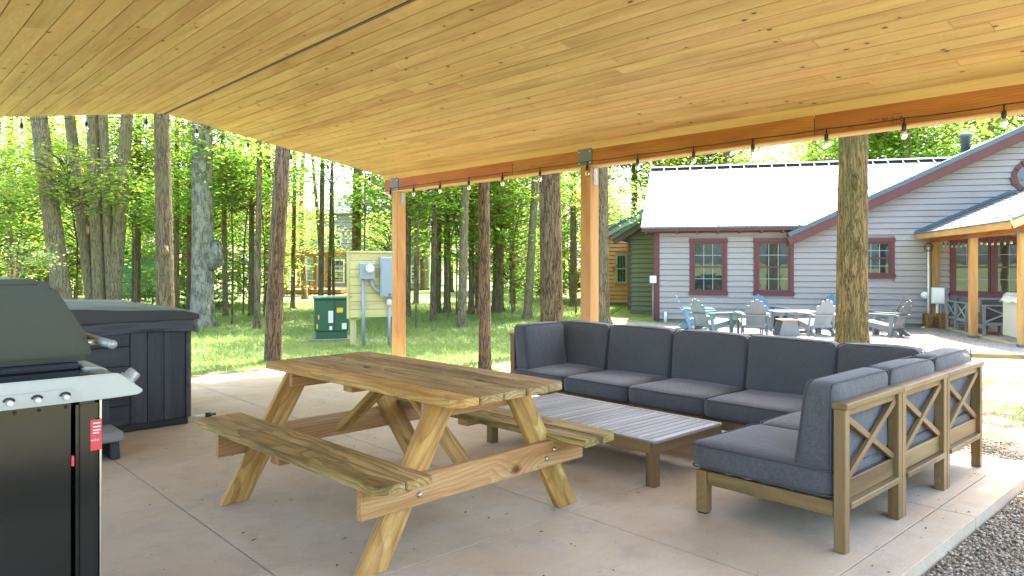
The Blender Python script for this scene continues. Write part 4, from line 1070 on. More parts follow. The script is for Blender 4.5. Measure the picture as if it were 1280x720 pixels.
psofa(u_in + .50, -.95, math.radians(-90), 'grey cross back sofa seat next to the wooden boxes under the porch')
psofa(u_in + .50, -1.72, math.radians(-90), 'grey cross back sofa seat partly behind the round-edged porch post')
psofa(u_in + .66, -2.52, 0, 'wide grey sofa with cross back beside the beige cabinet', .86)
# beige cabinet with grey tarp top
p = hpt(u_in + .86, -4.15, 0); cb = empty('storage_cabinet', (p.x, p.y, zt), HANG, 'pale beige cabinet with draped pale top under the porch', 'cabinet')
box('base', (-.5, -.36, 0), (.5, .36, .10), M['greybox'], cb, .01); box('body', (-.54, -.40, .10), (.54, .40, .84), M['beige'], cb, .012)
for k in range(3): box('door_panel', (-.52 + .35 * k, -.412, .14), (-.52 + .35 * k + .335, -.402, .80), M['beige'], cb, .004)
V, F = [], []; nx, ny = 14, 10
for j in range(ny + 1):
    for i in range(nx + 1):
        x = -.60 + 1.2 * i / nx; y = -.46 + .92 * j / ny; edge = max(abs(x) - .545, abs(y) - .405, 0)
        V.append((x, y, 1.0 + .02 * math.sin(i * 1.1 + j) - edge * 3.2 - (.02 * math.sin(i * 2.1) if edge else 0)))
for j in range(ny):
    for i in range(nx): a = j * (nx + 1) + i; F.append((a, a + 1, a + nx + 2, a + nx + 1))
box('top', (-.545, -.405, .842), (.545, .405, .98), M['beige'], cb, .03)
link('tarp', pydata('tarp', V, F, True), M['whitemetal'], cb)
tube('hose', [tuple(hpt(u_in + 1.0 + .7 * math.sin(a * .5), -3.9 - .35 * math.cos(a * .7), 0))[:2] + (zt + .015,) for a in np.linspace(0, 5, 18)], .012, M['black'], None, 6)
tag(bpy.data.objects['hose'], 'thin dark hose lying on the porch slab by the beige cabinet', 'hose')

# ---------------------------------------------------------------- adirondack chairs
def fan_slat(t, x, w_, L, tilt, mat, k):
    # slat standing in the reclined back plane; fans outward with a rounded head
    poly = [(-w_ * .37, 0), (w_ * .37, 0), (w_ * .5, L * .9), (w_ * .3, L * .985), (0, L), (-w_ * .3, L * .985), (-w_ * .5, L * .9)]
    Mx = Matrix.Translation((x, -.23, .20)) @ Matrix.Rotation(tilt, 4, 'Y') @ Matrix.Rotation(math.radians(90 + 24), 4, 'X')
    prism('back_slat', poly, .018, mat, t, Mx, .002)
def adirondack(px, d, face, mat, label, sc=.95):
    p = grd(px, d); p.z += .03
    t = empty('adirondack_chair', p, face, label, 'chair', 'adirondack chairs around the fire table'); t.scale = (sc, sc, sc)
    for k in range(5):
        j = k - 2; fan_slat(t, j * .083, .106, .77 - .040 * j * j, math.radians(1.7) * j, mat, k)
    for s in (-1, 1):
        poly = [(.52, .02), (.62, .30), (.55, .36), (.38, .345), (-.16, .235), (-.42, .045), (-.46, .0), (-.36, .0), (-.10, .13), (.40, .24), (.44, .02)]
        poly = [(.40, 0), (.46, 0), (.50, .33), (.44, .37), (.28, .345), (-.20, .24), (-.46, .03), (-.44, 0), (-.34, 0), (-.12, .13), (.36, .245)]
        prism('stringer', [(y, z) for y, z in poly], .026, mat, t, Matrix(((0, 0, 1, s * .265 - .013), (1, 0, 0, 0), (0, 1, 0, 0), (0, 0, 0, 1))), .002)
        board('front_leg', (s * .305, .36, 0), (s * .305, .36, .53), .10, .026, mat, t, (1, 0, 0)); board('rear_leg', (s * .305, -.20, .0), (s * .305, -.28, .53), .09, .026, mat, t, (1, 0, 0))
        prism('arm', [(s * .25, -.36), (s * .35, -.36), (s * .38, .15), (s * .37, .40), (s * .33, .45), (s * .25, .44), (s * .24, .1)][::s], .024, mat, t, Matrix.Translation((0, 0, .531)), .003)
    for k in range(6):
        y = -.20 + k * .118; z = .255 + .02 * k
        board('seat_slat', (-.29, y, z), (.29, y, z), .102, .02, mat, t, (0, -.18, 1))
    board('back_rail', (-.33, -.40, .515), (.33, -.40, .515), .06, .03, mat, t); board('back_rail', (-.26, -.27, .24), (.26, -.27, .24), .03, .07, mat, t)
    return t
CT = grd(992, 17.9)
def face_to(px, d, extra=0):
    p = grd(px, d); v = CT - p; return math.atan2(v.y, v.x) - math.pi / 2 + math.radians(extra)
def toward(a): # heading in view terms: 0 = away from camera, 90 = to the left in the picture
    return -YAW + math.radians(a)
adirondack(871, 18.7, toward(-100), M['adirpale'], 'pale blue adirondack chair seen from the side, leftmost of the chairs')
adirondack(889, 17.2, toward(-62), M['adirteal'], 'grey green adirondack chair overlapping the pale blue one')
adirondack(941, 17.0, toward(-8), M['adirgrey'], 'grey adirondack chair with its back turned, in front of the blue one')
adirondack(961, 18.9, toward(192), M['adirblue'], 'blue adirondack chair facing the sofa, below the middle window')
adirondack(1020, 17.0, toward(6), M['adirwhite'], 'pale grey adirondack chair with its back turned, just left of the ridged tree trunk')
adirondack(1044, 18.9, toward(165), M['adirblue'], 'blue adirondack chair half hidden by the ridged tree trunk')
adirondack(1100, 18.3, toward(58), M['adirwhite'], 'whitish adirondack chair in side view right of the ridged trunk, behind a grey one')
adirondack(1108, 16.7, toward(38), M['adirgrey'], 'grey adirondack chair on the far right of the ring, angled to the fire table')
# fire table and drum
ft = empty('fire_table', CT + Vector((0, 0, .03)), toward(0), 'pale grey low table with plank top between the adirondack chairs', 'table')
for k in range(6): board('top_plank', (-.52, -.30 + k * .12, .49), (.52, -.30 + k * .12, .49), .112, .03, M['adirwhite'], ft)
for sx in (-1, 1):
    for sy in (-1, 1): board('leg', (sx * .46, sy * .3, 0), (sx * .40, sy * .27, .475), .08, .05, M['adirwhite'], ft, (0, 1, 0))
    board('apron', (sx * .40, -.26, .43), (sx * .40, .26, .43), .026, .09, M['adirwhite'], ft)
ot = grd(983, 16.8); fs = empty('footstool', ot + Vector((0, 0, .03)), toward(0), 'grey sloping footstool with brown top in front of the low table', 'footstool')
poly = [(-.25, 0), (.25, 0), (.20, .20), (.16, .36), (-.16, .36), (-.20, .20)]
for y in (-.22, .2): prism('side_panel', poly, .024, M['adirgrey'], fs, Matrix(((1, 0, 0, 0), (0, 0, 1, y), (0, 1, 0, 0), (0, 0, 0, 1))), .003)
for k in range(4): board('slat', (-.20 + .006 * k, -.18 + k * .12, .372), (.20 - .006 * k, -.18 + k * .12, .372), .105, .022, M['oldwood'], fs)

# ---------------------------------------------------------------- olive cabin, orange house, white house, teal shed
def simple_house(name, loc, ang, Wd, Dp, Hh, mat, pitch, roofmat, label, wins_=(), trim=None, ridge='x', expo=.16, z0=0.12, over=.35):
    t = empty(name, loc, ang, label, 'house'); trim = trim or M['white']
    box('foundation', (0, .02, -.4), (Wd, Dp, z0), M['foundation'], t); box('wall_core', (.01, .03, z0), (Wd - .01, Dp - .03, Hh), mat, t)
    zz = z0
    while zz < Hh + (Wd / 2 * pitch if ridge == 'y' else 0):
        a, b = .0, Wd
        if zz > Hh: a = (zz + expo - Hh) / pitch; b = Wd - a
        if b - a < .2: break
        segs = [(a, b)]
        for (wa, wb, wc, wd_) in wins_:
            if zz + expo > wc and zz < wd_:
                segs = [q for s, e in segs for q in ((s, max(s, wa)), (min(e, wb), e)) if q[1] - q[0] > .03] if wa > segs[0][0] else segs
        for s, e in segs:
            L = e - s; q_ = expo - .03; V = [(0, -.01, q_), (0, -.04, 0), (0, .03, 0), (0, .03, q_), (L, -.01, q_), (L, -.04, 0), (L, .03, 0), (L, .03, q_)]
            link('siding_board', pydata('siding_board', V, [(0, 4, 5, 1), (1, 5, 6, 2), (2, 6, 7, 3), (3, 7, 4, 0), (0, 1, 2, 3), (7, 6, 5, 4)]), mat, t, loc=(s, 0, zz))
        zz += expo
    for x in (0, Wd): box('corner_board', (x - .06, -.035, z0), (x + .06, .08, Hh - .01), trim, t, .004)
    for (wa, wb, wc, wd_) in wins_:
        f = empty('window', ((wa + wb) / 2, 0, wc)); f.parent = t; hw, hh = (wb - wa) / 2, wd_ - wc; q = .09
        box('window_frame', (-hw, -.05, q), (-hw + q, .02, hh - q), trim, f); box('window_frame', (hw - q, -.05, q), (hw, .02, hh - q), trim, f)
        box('window_frame', (-hw, -.052, hh - q), (hw, .02, hh), trim, f); box('sill', (-hw - .02, -.06, 0), (hw + .02, .02, q), trim, f); box('meeting_rail', (-hw + q, -.045, hh / 2 - .025), (hw - q, .02, hh / 2 + .025), trim, f)
        for zz0, zz1 in ((q, hh / 2 - .025), (hh / 2 + .025, hh - q)):
            pn = box('pane', (-hw + q, -.02, zz0), (hw - q, -.01, zz1), M['glass'], f); W_ = 2 * hw - 2 * q
            for k in (1, 2): box('muntin', (-W_ / 2 + W_ * k / 3 - .008, -.011, -(zz1 - zz0) / 2), (-W_ / 2 + W_ * k / 3 + .008, -.0055, (zz1 - zz0) / 2), M['muntin'], pn)
    if ridge == 'x':
        for s in (1, -1):
            a = Vector((Wd / 2, Dp / 2 - s * (Dp / 2 + over), Hh - over * pitch + .1)); b = Vector((Wd / 2, Dp / 2, Hh + Dp / 2 * pitch + .1))
            board('roof', a, b, Wd + 2 * over, .08, roofmat, t, (0, -s * pitch, 1))
        board('fascia', (-over, -over, Hh - over * pitch + .03), (Wd + over, -over, Hh - over * pitch + .03), .03, .16, trim, t)
        for x in (0.02, Wd - .1):
            prism('gable_wall', [(0.03, Hh - .02), (Dp / 2, Hh + Dp / 2 * pitch), (Dp - .03, Hh - .02)], .08, mat, t, Matrix(((0, 0, 1, x), (1, 0, 0, 0), (0, 1, 0, 0), (0, 0, 0, 1))))
    else:
        for s in (1, -1):
            a = Vector((Wd / 2 - s * (Wd / 2 + over), Dp / 2, Hh - over * pitch + .1)); b = Vector((Wd / 2, Dp / 2, Hh + Wd / 2 * pitch + .1)); up = (-s * pitch, 0, 1)
            board('roof', a, b, Dp + 2 * over, .08, roofmat, t, up)
            board('rake_board', a + Vector((0, -Dp / 2 - over + .05, -.14)), b + Vector((0, -Dp / 2 - over + .05, -.14)), .035, .2, trim, t, up)
            board('rake_edge', a + Vector((0, -Dp / 2 - over - .01, .01)), b + Vector((0, -Dp / 2 - over - .01, .01)), .03, .11, roofmat, t, up)
        prism('gable_wall', [(0.02, Hh - .02), (Wd / 2, Hh + Wd / 2 * pitch), (Wd - .02, Hh - .02)], .1, mat, t, Matrix(((1, 0, 0, 0), (0, 0, 1, .035), (0, 1, 0, 0), (0, 0, 0, 1))))
    return t
HEAD = math.atan2(RY, RX)
c0 = grd(787, 24.6)
simple_house('cabin', c0, HANG, 3.6, 5.0, zat(292, 24.6) - c0.z + .05, M['olive'], .62, M['greenroof'], 'olive sided cabin with green metal roof edge behind the lavender house', trim=M['brown'], ridge='y', over=.5)
c0 = grd(742, 29.5)
d_ = 29.0
wz = lambda py: zat(py, d_) - c0.z
ws = 29.3 / FPX
simple_house('orange_house', c0, HEAD - .1, 4.6, 6.0, wz(300), M['orange'], .55, M['greenroof'], 'orange lap sided house seen between post and olive cabin', [((769 - 742) * ws, (784 - 742) * ws, wz(355), wz(317))], M['cream'], 'y')
c0 = grd(383, 46); ws = 46 / FPX; wz = lambda py: zat(py, 46) - c0.z
W_ = [((p0 - 383) * ws, (p1 - 383) * ws, wz(b), wz(a)) for p0, p1, a, b in ((413, 431, 324, 354), (414, 427, 291, 308), (513, 525, 332, 354), (463, 476, 330, 354))]
simple_house('white_house', c0, HEAD, (537 - 383) * ws, 9.0, wz(262), M['cream'], .6, M['shingle'], 'two storey cream house standing far back among the trees', W_, M['white'], 'x', .22)
c0 = grd(138, 36)
simple_house('shed', c0, HEAD + .1, 2.2, 2.5, 2.5, M['teal'], .5, M['shingle'], 'teal sided shed far back behind the forked tree', (), M['teal'], 'x')

# pergola with deck in front of the white house, with a picnic bench
pd = 40.0; pc = grd(394, pd); ws = pd / FPX
pg = empty('pergola', pc, HEAD, 'pale cedar pergola on a low deck in the far woods', 'pergola'); hT = zat(320, pd) - pc.z
for x in ((0, -38 * ws)): 
    for y in (0, 2.6): board('post', (x, y, 0), (x, y, hT), .16, .16, M['oldwood'], pg, (1, 0, 0))
for y in (0, 2.6): board('beam', (-42 * ws, y - .1, hT + .1), (32 * ws, y - .1, hT + .1), .08, .22, M['oldwood'], pg)
for k in range(8): board('rafter', (-40 * ws + k * .42, -.4, hT + .28), (-40 * ws + k * .42, 3.0, hT + .28), .05, .14, M['oldwood'], pg)
board('deck', (-42 * ws, 1.3, .16), (34 * ws, 1.3, .16), 3.4, .2, M['oldwood'], pg); 
for z in (.75, 1.05): board('railing', (8 * ws, -.1, z), (34 * ws, -.1, z), .05, .1, M['oldwood'], pg)
pc2 = grd(372, 38.0); q = empty('garden_table', pc2 + Vector((0, 0, .02)), HEAD + .2, 'far pale picnic table beside the pergola', 'picnic table')
for k in range(4): board('tabletop_board', (-.85, -.3 + .2 * k, .75), (.85, -.3 + .2 * k, .75), .18, .04, M['oldwood'], q)
for s in (-1, 1):
    board('bench_board', (-.85, s * .7, .44), (.85, s * .7, .44), .28, .04, M['oldwood'], q)
    for x in (-.6, .6): board('leg', (x, s * .75, 0), (x, s * .15, .73), .1, .05, M['oldwood'], q, (1, 0, 0))
for x in (-.6, .6): board('seat_support', (x, -.8, .38), (x, .8, .38), .05, .1, M['oldwood'], q)

# utility screen with meter, conduits; transformer
d0 = 14.2; c0 = grd(440, d0); z1 = zat(316, d0) - c0.z; zb = zat(397, d0) - c0.z; ws = d0 / FPX
us = empty('utility_screen', c0, HEAD + math.radians(16), 'pale new pine board screen on posts behind the corner post', 'utility screen')
Ws = .97
n_ = 8
for k in range(n_): board('plank', (-.05, -.02, zb + (z1 - zb) * (k + .5) / n_), (Ws, -.02, zb + (z1 - zb) * (k + .5) / n_), .03, (z1 - zb) / n_ - .006, M['yellow_pine'], us)
board('side_board', (-.07, .09, zb - .02), (-.07, .09, z1), .28, .04, M['yellow_pine'], us, (1, 0, 0)); board('cap_board', (-.10, .06, z1 + .018), (Ws + .05, .06, z1 + .018), .30, .034, M['yellow_pine'], us)
for x in (.03, Ws - .06): board('post', (x, .10, 0), (x, .10, z1 - .01), .13, .11, M['yellow_pine'], us, (1, 0, 0))
for k in range(n_): board('plank', (-.05, .22, zb + (z1 - zb) * (k + .5) / n_), (Ws, .22, zb + (z1 - zb) * (k + .5) / n_), .03, (z1 - zb) / n_ - .006, M['yellow_pine'], us)
UM = Matrix.Translation(c0) @ Matrix.Rotation(HEAD + math.radians(16), 4, 'Z')
em = empty('electric_meter', UM @ Vector((.28, -.05, zat(339, d0) - c0.z)), HEAD + math.radians(16), 'grey electric meter box with round glass dial on the pine screen', 'meter')
box('box', (-.14, -.12, -.16), (.15, .012, .16), M['greybox'], em, .01); lathe('meter_dome', [(.085, 0), (.085, .03), (.075, .10), (.05, .115)], M['whitemetal'], em, 16, Matrix.Translation((.05, -.12, .045)) @ Matrix.Rotation(math.radians(90), 4, 'X'))
zz = c0.z - em.location.z
tube('conduit', [(-.07, -.06, -.15), (-.07, -.06, zz - .02)], .032, M['greybox'], em); tube('elbow_conduit', [(.09, -.05, -.15), (.10, -.05, -.27), (.16, -.05, -.36), (.26, -.05, -.40), (.36, -.05, -.40)], .032, M['greybox'], em)
bb = empty('breaker_box', UM @ Vector((.71, -.05, zat(344, d0) - c0.z)), HEAD + math.radians(16), 'tall blue grey breaker box on the pine screen next to the meter', 'breaker box')
box('box', (-.18, -.14, -.44), (.2, .012, .36), M['greybox'], bb, .012); box('cover', (-.165, -.152, -.42), (.185, -.141, .34), M['greybox'], bb, .006); box('latch', (-.02, -.162, -.40), (.03, -.153, -.36), M['steel'], bb)
zz = c0.z - bb.location.z
tube('conduit', [(0, -.05, -.44), (0, -.05, zz - .02)], .03, M['greybox'], bb); lathe('coupling', [(.05, 0), (.05, .14)], M['whitemetal'], bb, 12, Matrix.Translation((0, -.05, -.60)))
dt = 15.8; t0 = grd(414, dt); ws = dt / FPX; hT = zat(372, dt) - t0.z
tr = empty('transformer', t0, HEAD + math.radians(16), 'dark green pad mounted transformer with yellow stickers on the lawn', 'transformer')
box('pad', (-.42, -.36, -.1), (.42, .42, .08), M['foundation'], tr, .01); box('skirt', (-.33, -.28, .08), (.33, .34, .24), M['tgreen'], tr, .01)
box('cabinet', (-.36, -.31, .24), (.36, .36, hT - .03), M['tgreen'], tr, .015); box('lid', (-.38, -.335, hT - .03), (.38, .38, hT + .03), M['tgreen'], tr, .015)
box('door_seam', (.055, -.314, .26), (.065, -.309, hT - .04), M['black'], tr)
for x, z, w_, h_, m_ in ((-.27, .50, .03, .09, 'yellow'), (.17, .64, .13, .10, 'yellow'), (-.02, .42, .10, .26, 'whitemetal'), (.26, .28, .10, .13, 'whitemetal'), (-.30, .30, .03, .1, 'yellow'), (-.02, .27, .06, .08, 'whitemetal')):
    box('warning_label', (x - w_ / 2, -.3135, z), (x + w_ / 2, -.3095, z + h_), M[m_], tr)
box('warning_label', (.3595, -.22, .62), (.3635, .05, .72), M['orangelabel'], tr)

# ================================================================== TREES
def trunkmesh(name, path, rad, n, ridges, limbs, mat, flare=True):
    V, F = [], []; nz = len(path); ph = random.uniform(0, 6)
    for i, (p, r) in enumerate(zip(path, rad)):
        for k in range(n):
            a = 2 * math.pi * k / n
            h = p[2] - path[0][2]
            fl = 1 + ((.55 if r < .2 else .42) * math.exp(-h / max(.10, r * .8)) * (1 + .75 * math.sin(a * 4 + ph)) if flare else 0)
            rr = r * fl * (1 + ridges * (.6 * math.sin(a * 5 + ph + h * .5) + .5 * math.sin(a * 9 + 1.3 * math.sin(h * 1.1)) + .35 * math.sin(a * 3 - h * 1.7)))
            V.append((p[0] + rr * math.cos(a), p[1] + rr * math.sin(a), p[2]))
    for i in range(nz - 1):
        for k in range(n):
            k2 = (k + 1) % n; F.append((i * n + k, i * n + k2, (i + 1) * n + k2, (i + 1) * n + k))
    for lp, lr in limbs:
        v, f = tubedata(lp, lr, 7, False); o = len(V); V += [tuple(q) for q in v]; F += [tuple(i + o for i in q) for q in f]
    return pydata(name, V, F, True)
def leafcloud(C, N0, size, spread, seed, droop=.15):
    """C (n,3) leaf positions -> quads"""
    r = np.random.default_rng(seed); n = len(C)
    a = r.uniform(0, 6.28, n); d = np.c_[np.cos(a), np.sin(a), r.normal(-droop, .35, n)]; d /= np.linalg.norm(d, axis=1)[:, None]
    nn = np.c_[r.normal(0, spread, n), r.normal(0, spread, n), np.ones(n)]; s = np.cross(nn, d); s /= np.linalg.norm(s, axis=1)[:, None]
    up = np.cross(d, s); L = size * r.uniform(.65, 1.25, n)[:, None]; Wd = L * r.uniform(.38, .5, n)[:, None]
    V = np.stack([C, C + d * L * .42 + s * Wd - up * L * .08, C + d * L, C + d * L * .42 - s * Wd - up * L * .08], 1).reshape(-1, 3)
    Q = np.arange(n * 4).reshape(n, 4); return V, Q
def crownmesh(name, R, H, nclust, per, leaf, mat, seed, hollow=.35, cl_r=.75):
    r = np.random.default_rng(seed); C = []; tw = []
    for i in range(nclust):
        v = r.normal(0, 1, 3); v /= np.linalg.norm(v); rad = r.uniform(hollow, 1) ** .6
        c = v * rad * np.array([R, R, H]); k = max(4, int(per * r.uniform(.5, 1.4))); cr = cl_r * r.uniform(.6, 1.3)
        q = r.normal(0, 1, (k, 3)) * np.array([cr * .55, cr * .55, cr * .16]); q[:, 2] -= .12 * (q[:, 0] ** 2 + q[:, 1] ** 2) / cr; C.append(q + c); tw.append(c)
    V, Q = leafcloud(np.concatenate(C), None, leaf, .45, seed + 1)
    # twigs from the axis out to each spray
    TV, TF = [], []; b = len(V)
    for c in tw:
        a = Vector((c[0] * .08, c[1] * .08, c[2] - .35 * math.hypot(c[0], c[1]) - .1)); m = Vector(c) * .55 + a * .45 + Vector((0, 0, .1)); e = Vector(c)
        v, f = tubedata([a, m, e], [.022 * R / 2.5, .014 * R / 2.5, .005], 3, False); o = b + len(TV); TV += [tuple(q) for q in v]; TF += [tuple(i + o for i in q) for q in f]
    me = bigmesh(name, np.concatenate([V, np.array(TV)]), np.concatenate([Q, np.array(TF)]))
    me.materials.append(mat); me.materials.append(M['bark']); mi = np.zeros(len(me.polygons), dtype=np.int32); mi[len(Q):] = 1; me.polygons.foreach_set('material_index', mi); return me
CR_HI = [crownmesh('crown', 3.4, 4.0, 80, 22, .22, M['leafhi'], 100 + k, .3, .95) for k in range(4)]
CR_LO = [crownmesh('crown', 2.3, 1.5, 70, 27, .145, M['leaf'], 200 + k, .15, .75) for k in range(5)]
CR_PALE = [crownmesh('crown', 1.5, .9, 46, 26, .11, M['leafpale'], 300 + k, .15, .5) for k in range(2)]
def add_crown(t, lst, loc, sc, k, rot=None):
    c = bpy.data.objects.new('crown', lst[k % len(lst)]); COL.objects.link(c); c.parent = t; c.location = loc; c.scale = sc
    c.rotation_euler = (0, 0, rot if rot is not None else random.uniform(0, 6.28)); return c
kcount = [0]
def tree(px, d, wpx, label, mat='bark', lean=0.0, H=15.0, group=None, crown=True, low=0, high=0, stems=None, n=14, ridges=.04, name='tree', taper=.45, bend=0.0, base=None):
    """trunk foot at picture column px and forward distance d; lean = columns it leans over 200 rows"""
    p = base if base is not None else grd(px, d); r = wpx / FPX * d / 2
    t = empty(name, p, 0, label, 'tree', group)
    for si, (dpx, lean_, ws_) in enumerate(stems or ((0, lean, 1.0),)):
        m = 26 if d < 16 else 16; path, rad = [], []
        lv = Vector((RX, RY, 0)) * (lean_ / 200.0); off = Vector((RX, RY, 0)) * (dpx / FPX * d); ph = random.uniform(0, 6)
        for i in range(m + 1):
            f = (i / m) ** 1.35; z = H * f - .12
            lat = lv * (z if z < 6 else 6 + (z - 6) * .4) + Vector((RX, RY, 0)) * (bend * math.sin(f * 6 + ph)) + Vector((FX, FY, 0)) * (bend * .8 * math.sin(f * 5 + ph))
            path.append(off + lat + Vector((0, 0, z))); rad.append(r * ws_ * (1 - (1 - taper) * f))
        limbs = []
        if crown:
            for k in range(7):
                i0 = int(m * random.uniform(.62, .95)); a = path[i0]; an = random.uniform(0, 6.28); L = random.uniform(1.8, 3.4) * H / 15
                e = a + Vector((math.cos(an) * L, math.sin(an) * L, L * random.uniform(.4, .9))); mid = a.lerp(e, .5) + Vector((0, 0, .25))
                limbs.append(([a, mid, e], [rad[i0] * .5, rad[i0] * .34, .015]))
        link('trunk', trunkmesh('trunk', path, rad, n, ridges, limbs, None, si == 0), M[mat], t)
        if crown and (wpx > 10.5 or random.random() < .3):
            top = path[-1]; k = kcount[0] = kcount[0] + 1; s = H / 15 * random.uniform(.85, 1.1)
            add_crown(t, CR_HI, top + Vector((random.uniform(-.5, .5), random.uniform(-.5, .5), -2.2 * s)), (s, s, s), k)
    for j in range(high):
        k = kcount[0] = kcount[0] + 1; an = random.uniform(0, 6.28); rr = random.uniform(.5, 2.2); s = random.uniform(1.0, 1.45)
        add_crown(t, CR_LO, path[0] + Vector((math.cos(an) * rr, math.sin(an) * rr, random.uniform(5.2, 10.5))), (s, s, s), k)
    for j in range(low):
        k = kcount[0] = kcount[0] + 1; z = random.uniform(3.2, 6.5); an = random.uniform(0, 6.28); rr = random.uniform(.6, 1.6)
        q = path[0] + Vector((math.cos(an) * rr, math.sin(an) * rr, z)) + lv * z; s = random.uniform(.55, .85); add_crown(t, CR_LO, q, (s, s, s * .8), k)
    return t
# --- trunks one can tell apart
tree(84, 17.0, 23, 'tall leaning grey brown tree behind the closed grill lid', 'barkgrey', -26, 16, n=18, ridges=.05, low=1)
tree(127, 18.5, 17, 'clump of four smooth maple stems behind the hot tub', 'barkgrey', 0, 16, stems=((-8, -24, .9), (-1, -8, 1.0), (13, 14, 1.0), (14, -9, .75)), n=14, ridges=.03, low=1, name='multi_stem_tree')
tree(208, 14.5, 22, 'straight brown tree rising behind the folded hot tub cover', 'bark', -4, 15, n=20, ridges=.03, low=0)
tree(253, 19.2, 27, 'stout pale flaking tree with a burl right of the hot tub', 'barkpale', 0, 17, n=20, ridges=.06, low=1, taper=.6)
tree(347, 10.9, 21, 'curving red brown tree in front of the lawn by the patio edge', 'barkred', 8, 14, n=22, ridges=.03, bend=.06)
tree(606, 9.9, 15.5, 'slim brown tree between corner post and thick tree', 'barkred', -1, 13, n=18, ridges=.04)
tree(690, 13.0, 29, 'thick straight brown tree left of the middle post', 'barkfurrow', -2, 17, n=26, ridges=.035, taper=.6)
tree(1064, 12.6, 37, 'thick ridged olive brown tree in front of the lavender house', 'barkthick', 2, 17, n=28, ridges=.035, taper=.62)
tree(752, 20.5, 19, 'tree whose root flare shows on both sides of the middle post', 'bark', 0, 15, n=16, ridges=.06)
tree(577, 19.3, 11.5, 'slim pale grey tree left of the slim brown tree', 'barkgrey', 5, 14, ridges=.02, low=1)
tree(659, 22.0, 11, 'slim pale grey tree leaning right, left of the thick brown tree', 'barkgrey', 12, 15, ridges=.02, low=1)
tree(622, 25, 15, 'dark broad trunk standing right behind the slim brown tree', 'bark', 3, 15, low=1)
tree(541, 21, 8, 'thin dark tree right of the corner post, nearer of a close pair', 'bark', 3, 13, low=1)
tree(547, 25, 8.5, 'thin dark tree right of the corner post, farther of a close pair', 'bark', 2, 14, low=1)
tree(509, 23, 9, 'dark trunk just right of the corner post', 'bark', 1, 14, low=1)
tree(559, 25, 9, 'dark trunk between the close pair and the slim pale tree', 'bark', 0, 14, low=1)
tree(589, 24, 7.5, 'dark trunk right beside the slim pale tree', 'bark', 1, 14)
tree(597, 27, 7, 'thin trunk showing left of the slim brown tree', 'bark', 0, 14)
tree(444, 27, 12.5, 'bare trunk rising above the pine board screen', 'bark', 3, 15, low=1)
tree(321, 18.6, 8, 'thin dark forest tree left of the curving tree, nearer one', 'bark', 3, 13, low=1)
tree(314, 23, 7.5, 'thin dark forest tree left of the curving tree, farther one', 'bark', 1, 13)
tree(282, 23, 7, 'thin dark tree right of the pale flaking tree', 'bark', -3, 13, low=1)
tree(171, 25, 8.5, 'thin dark tree between the maple clump and the straight tree', 'bark', 2, 13, low=1)
tree(221, 23, 7, 'thin dark tree just right of the straight brown tree', 'bark', 0, 13)
tree(236, 25, 7, 'thin trunk between the straight tree and the pale flaking tree', 'bark', 1, 13, low=1)
tree(15, 26, 9, 'thin dark tree at the far left of the woods', 'bark', -3, 13, low=1)
tree(35, 30, 7, 'thin crooked tree at the left, behind the grill lid', 'bark', -5, 13, bend=.15)
tree(62, 28, 8, 'thin dark tree left of the leaning tree', 'bark', 2, 13)
tree(401, 24, 7, 'thin tree left of the transformer, thicker of three', 'bark', 2, 13, low=1)
tree(411, 25, 4.5, 'thin sapling trunk above the transformer', 'bark', 4, 10)
tree(417, 26, 4, 'thinnest sapling trunk left of the pine screen', 'bark', -2, 10)
tree(366, 27, 6, 'thin tree right of the curving tree', 'bark', 3, 12)
tree(732, 24, 8, 'thin brown tree left of the middle post', 'bark', 0, 14, low=1)
tree(716, 28, 8, 'thin dark tree right beside the thick brown tree', 'bark', 1, 14)
tree(641, 30, 8, 'dark far tree between slim brown tree and leaning pale tree', 'bark', -3, 14)
tree(520, 30, 7, 'far thin tree in front of the cream house right end', 'bark', 2, 13)
tree(335, 29, 7, 'far thin trunk close behind the curving tree', 'bark', 0, 13)
def lump(tree_label, px_off, d, wpx, z, rr, mat, name):
    t = [o for o in bpy.data.objects if o.get('label') == tree_label][0]
    bm = bmesh.new(); bmesh.ops.create_icosphere(bm, subdivisions=3, radius=1)
    for v in bm.verts:
        n = v.co.copy(); v.co = Vector((n.x * rr[0], n.y * rr[1], n.z * rr[2])) * (1 + .16 * math.sin(n.x * 5 + n.z * 4) + .12 * math.sin(n.y * 7 - n.z * 6))
    me = bpy.data.meshes.new(name); bm.to_mesh(me); bm.free(); me.polygons.foreach_set('use_smooth', [True] * len(me.polygons))
    off = px_off / FPX * d; link(name, me, M[mat], t, loc=Vector((RX, RY, 0)) * off - Vector((FX, FY, 0)) * (0 if abs(px_off) > 5 else wpx / FPX * d / 2 * .93) + Vector((0, 0, z)))
lump('stout pale flaking tree with a burl right of the hot tub', 14, 19.2, 27, 1.95, (.25, .24, .42), 'barkpale', 'burl')
lump('thick ridged olive brown tree in front of the lavender house', -2, 12.6, 35, 2.95, (.09, .05, .13), 'barkthick', 'branch_scar')
lump('thick ridged olive brown tree in front of the lavender house', 3, 12.6, 35, 1.9, (.07, .045, .12), 'barkthick', 'branch_scar')
lump('straight brown tree rising behind the folded hot tub cover', 3, 14.5, 21, 1.9, (.08, .05, .11), 'bark', 'branch_scar')
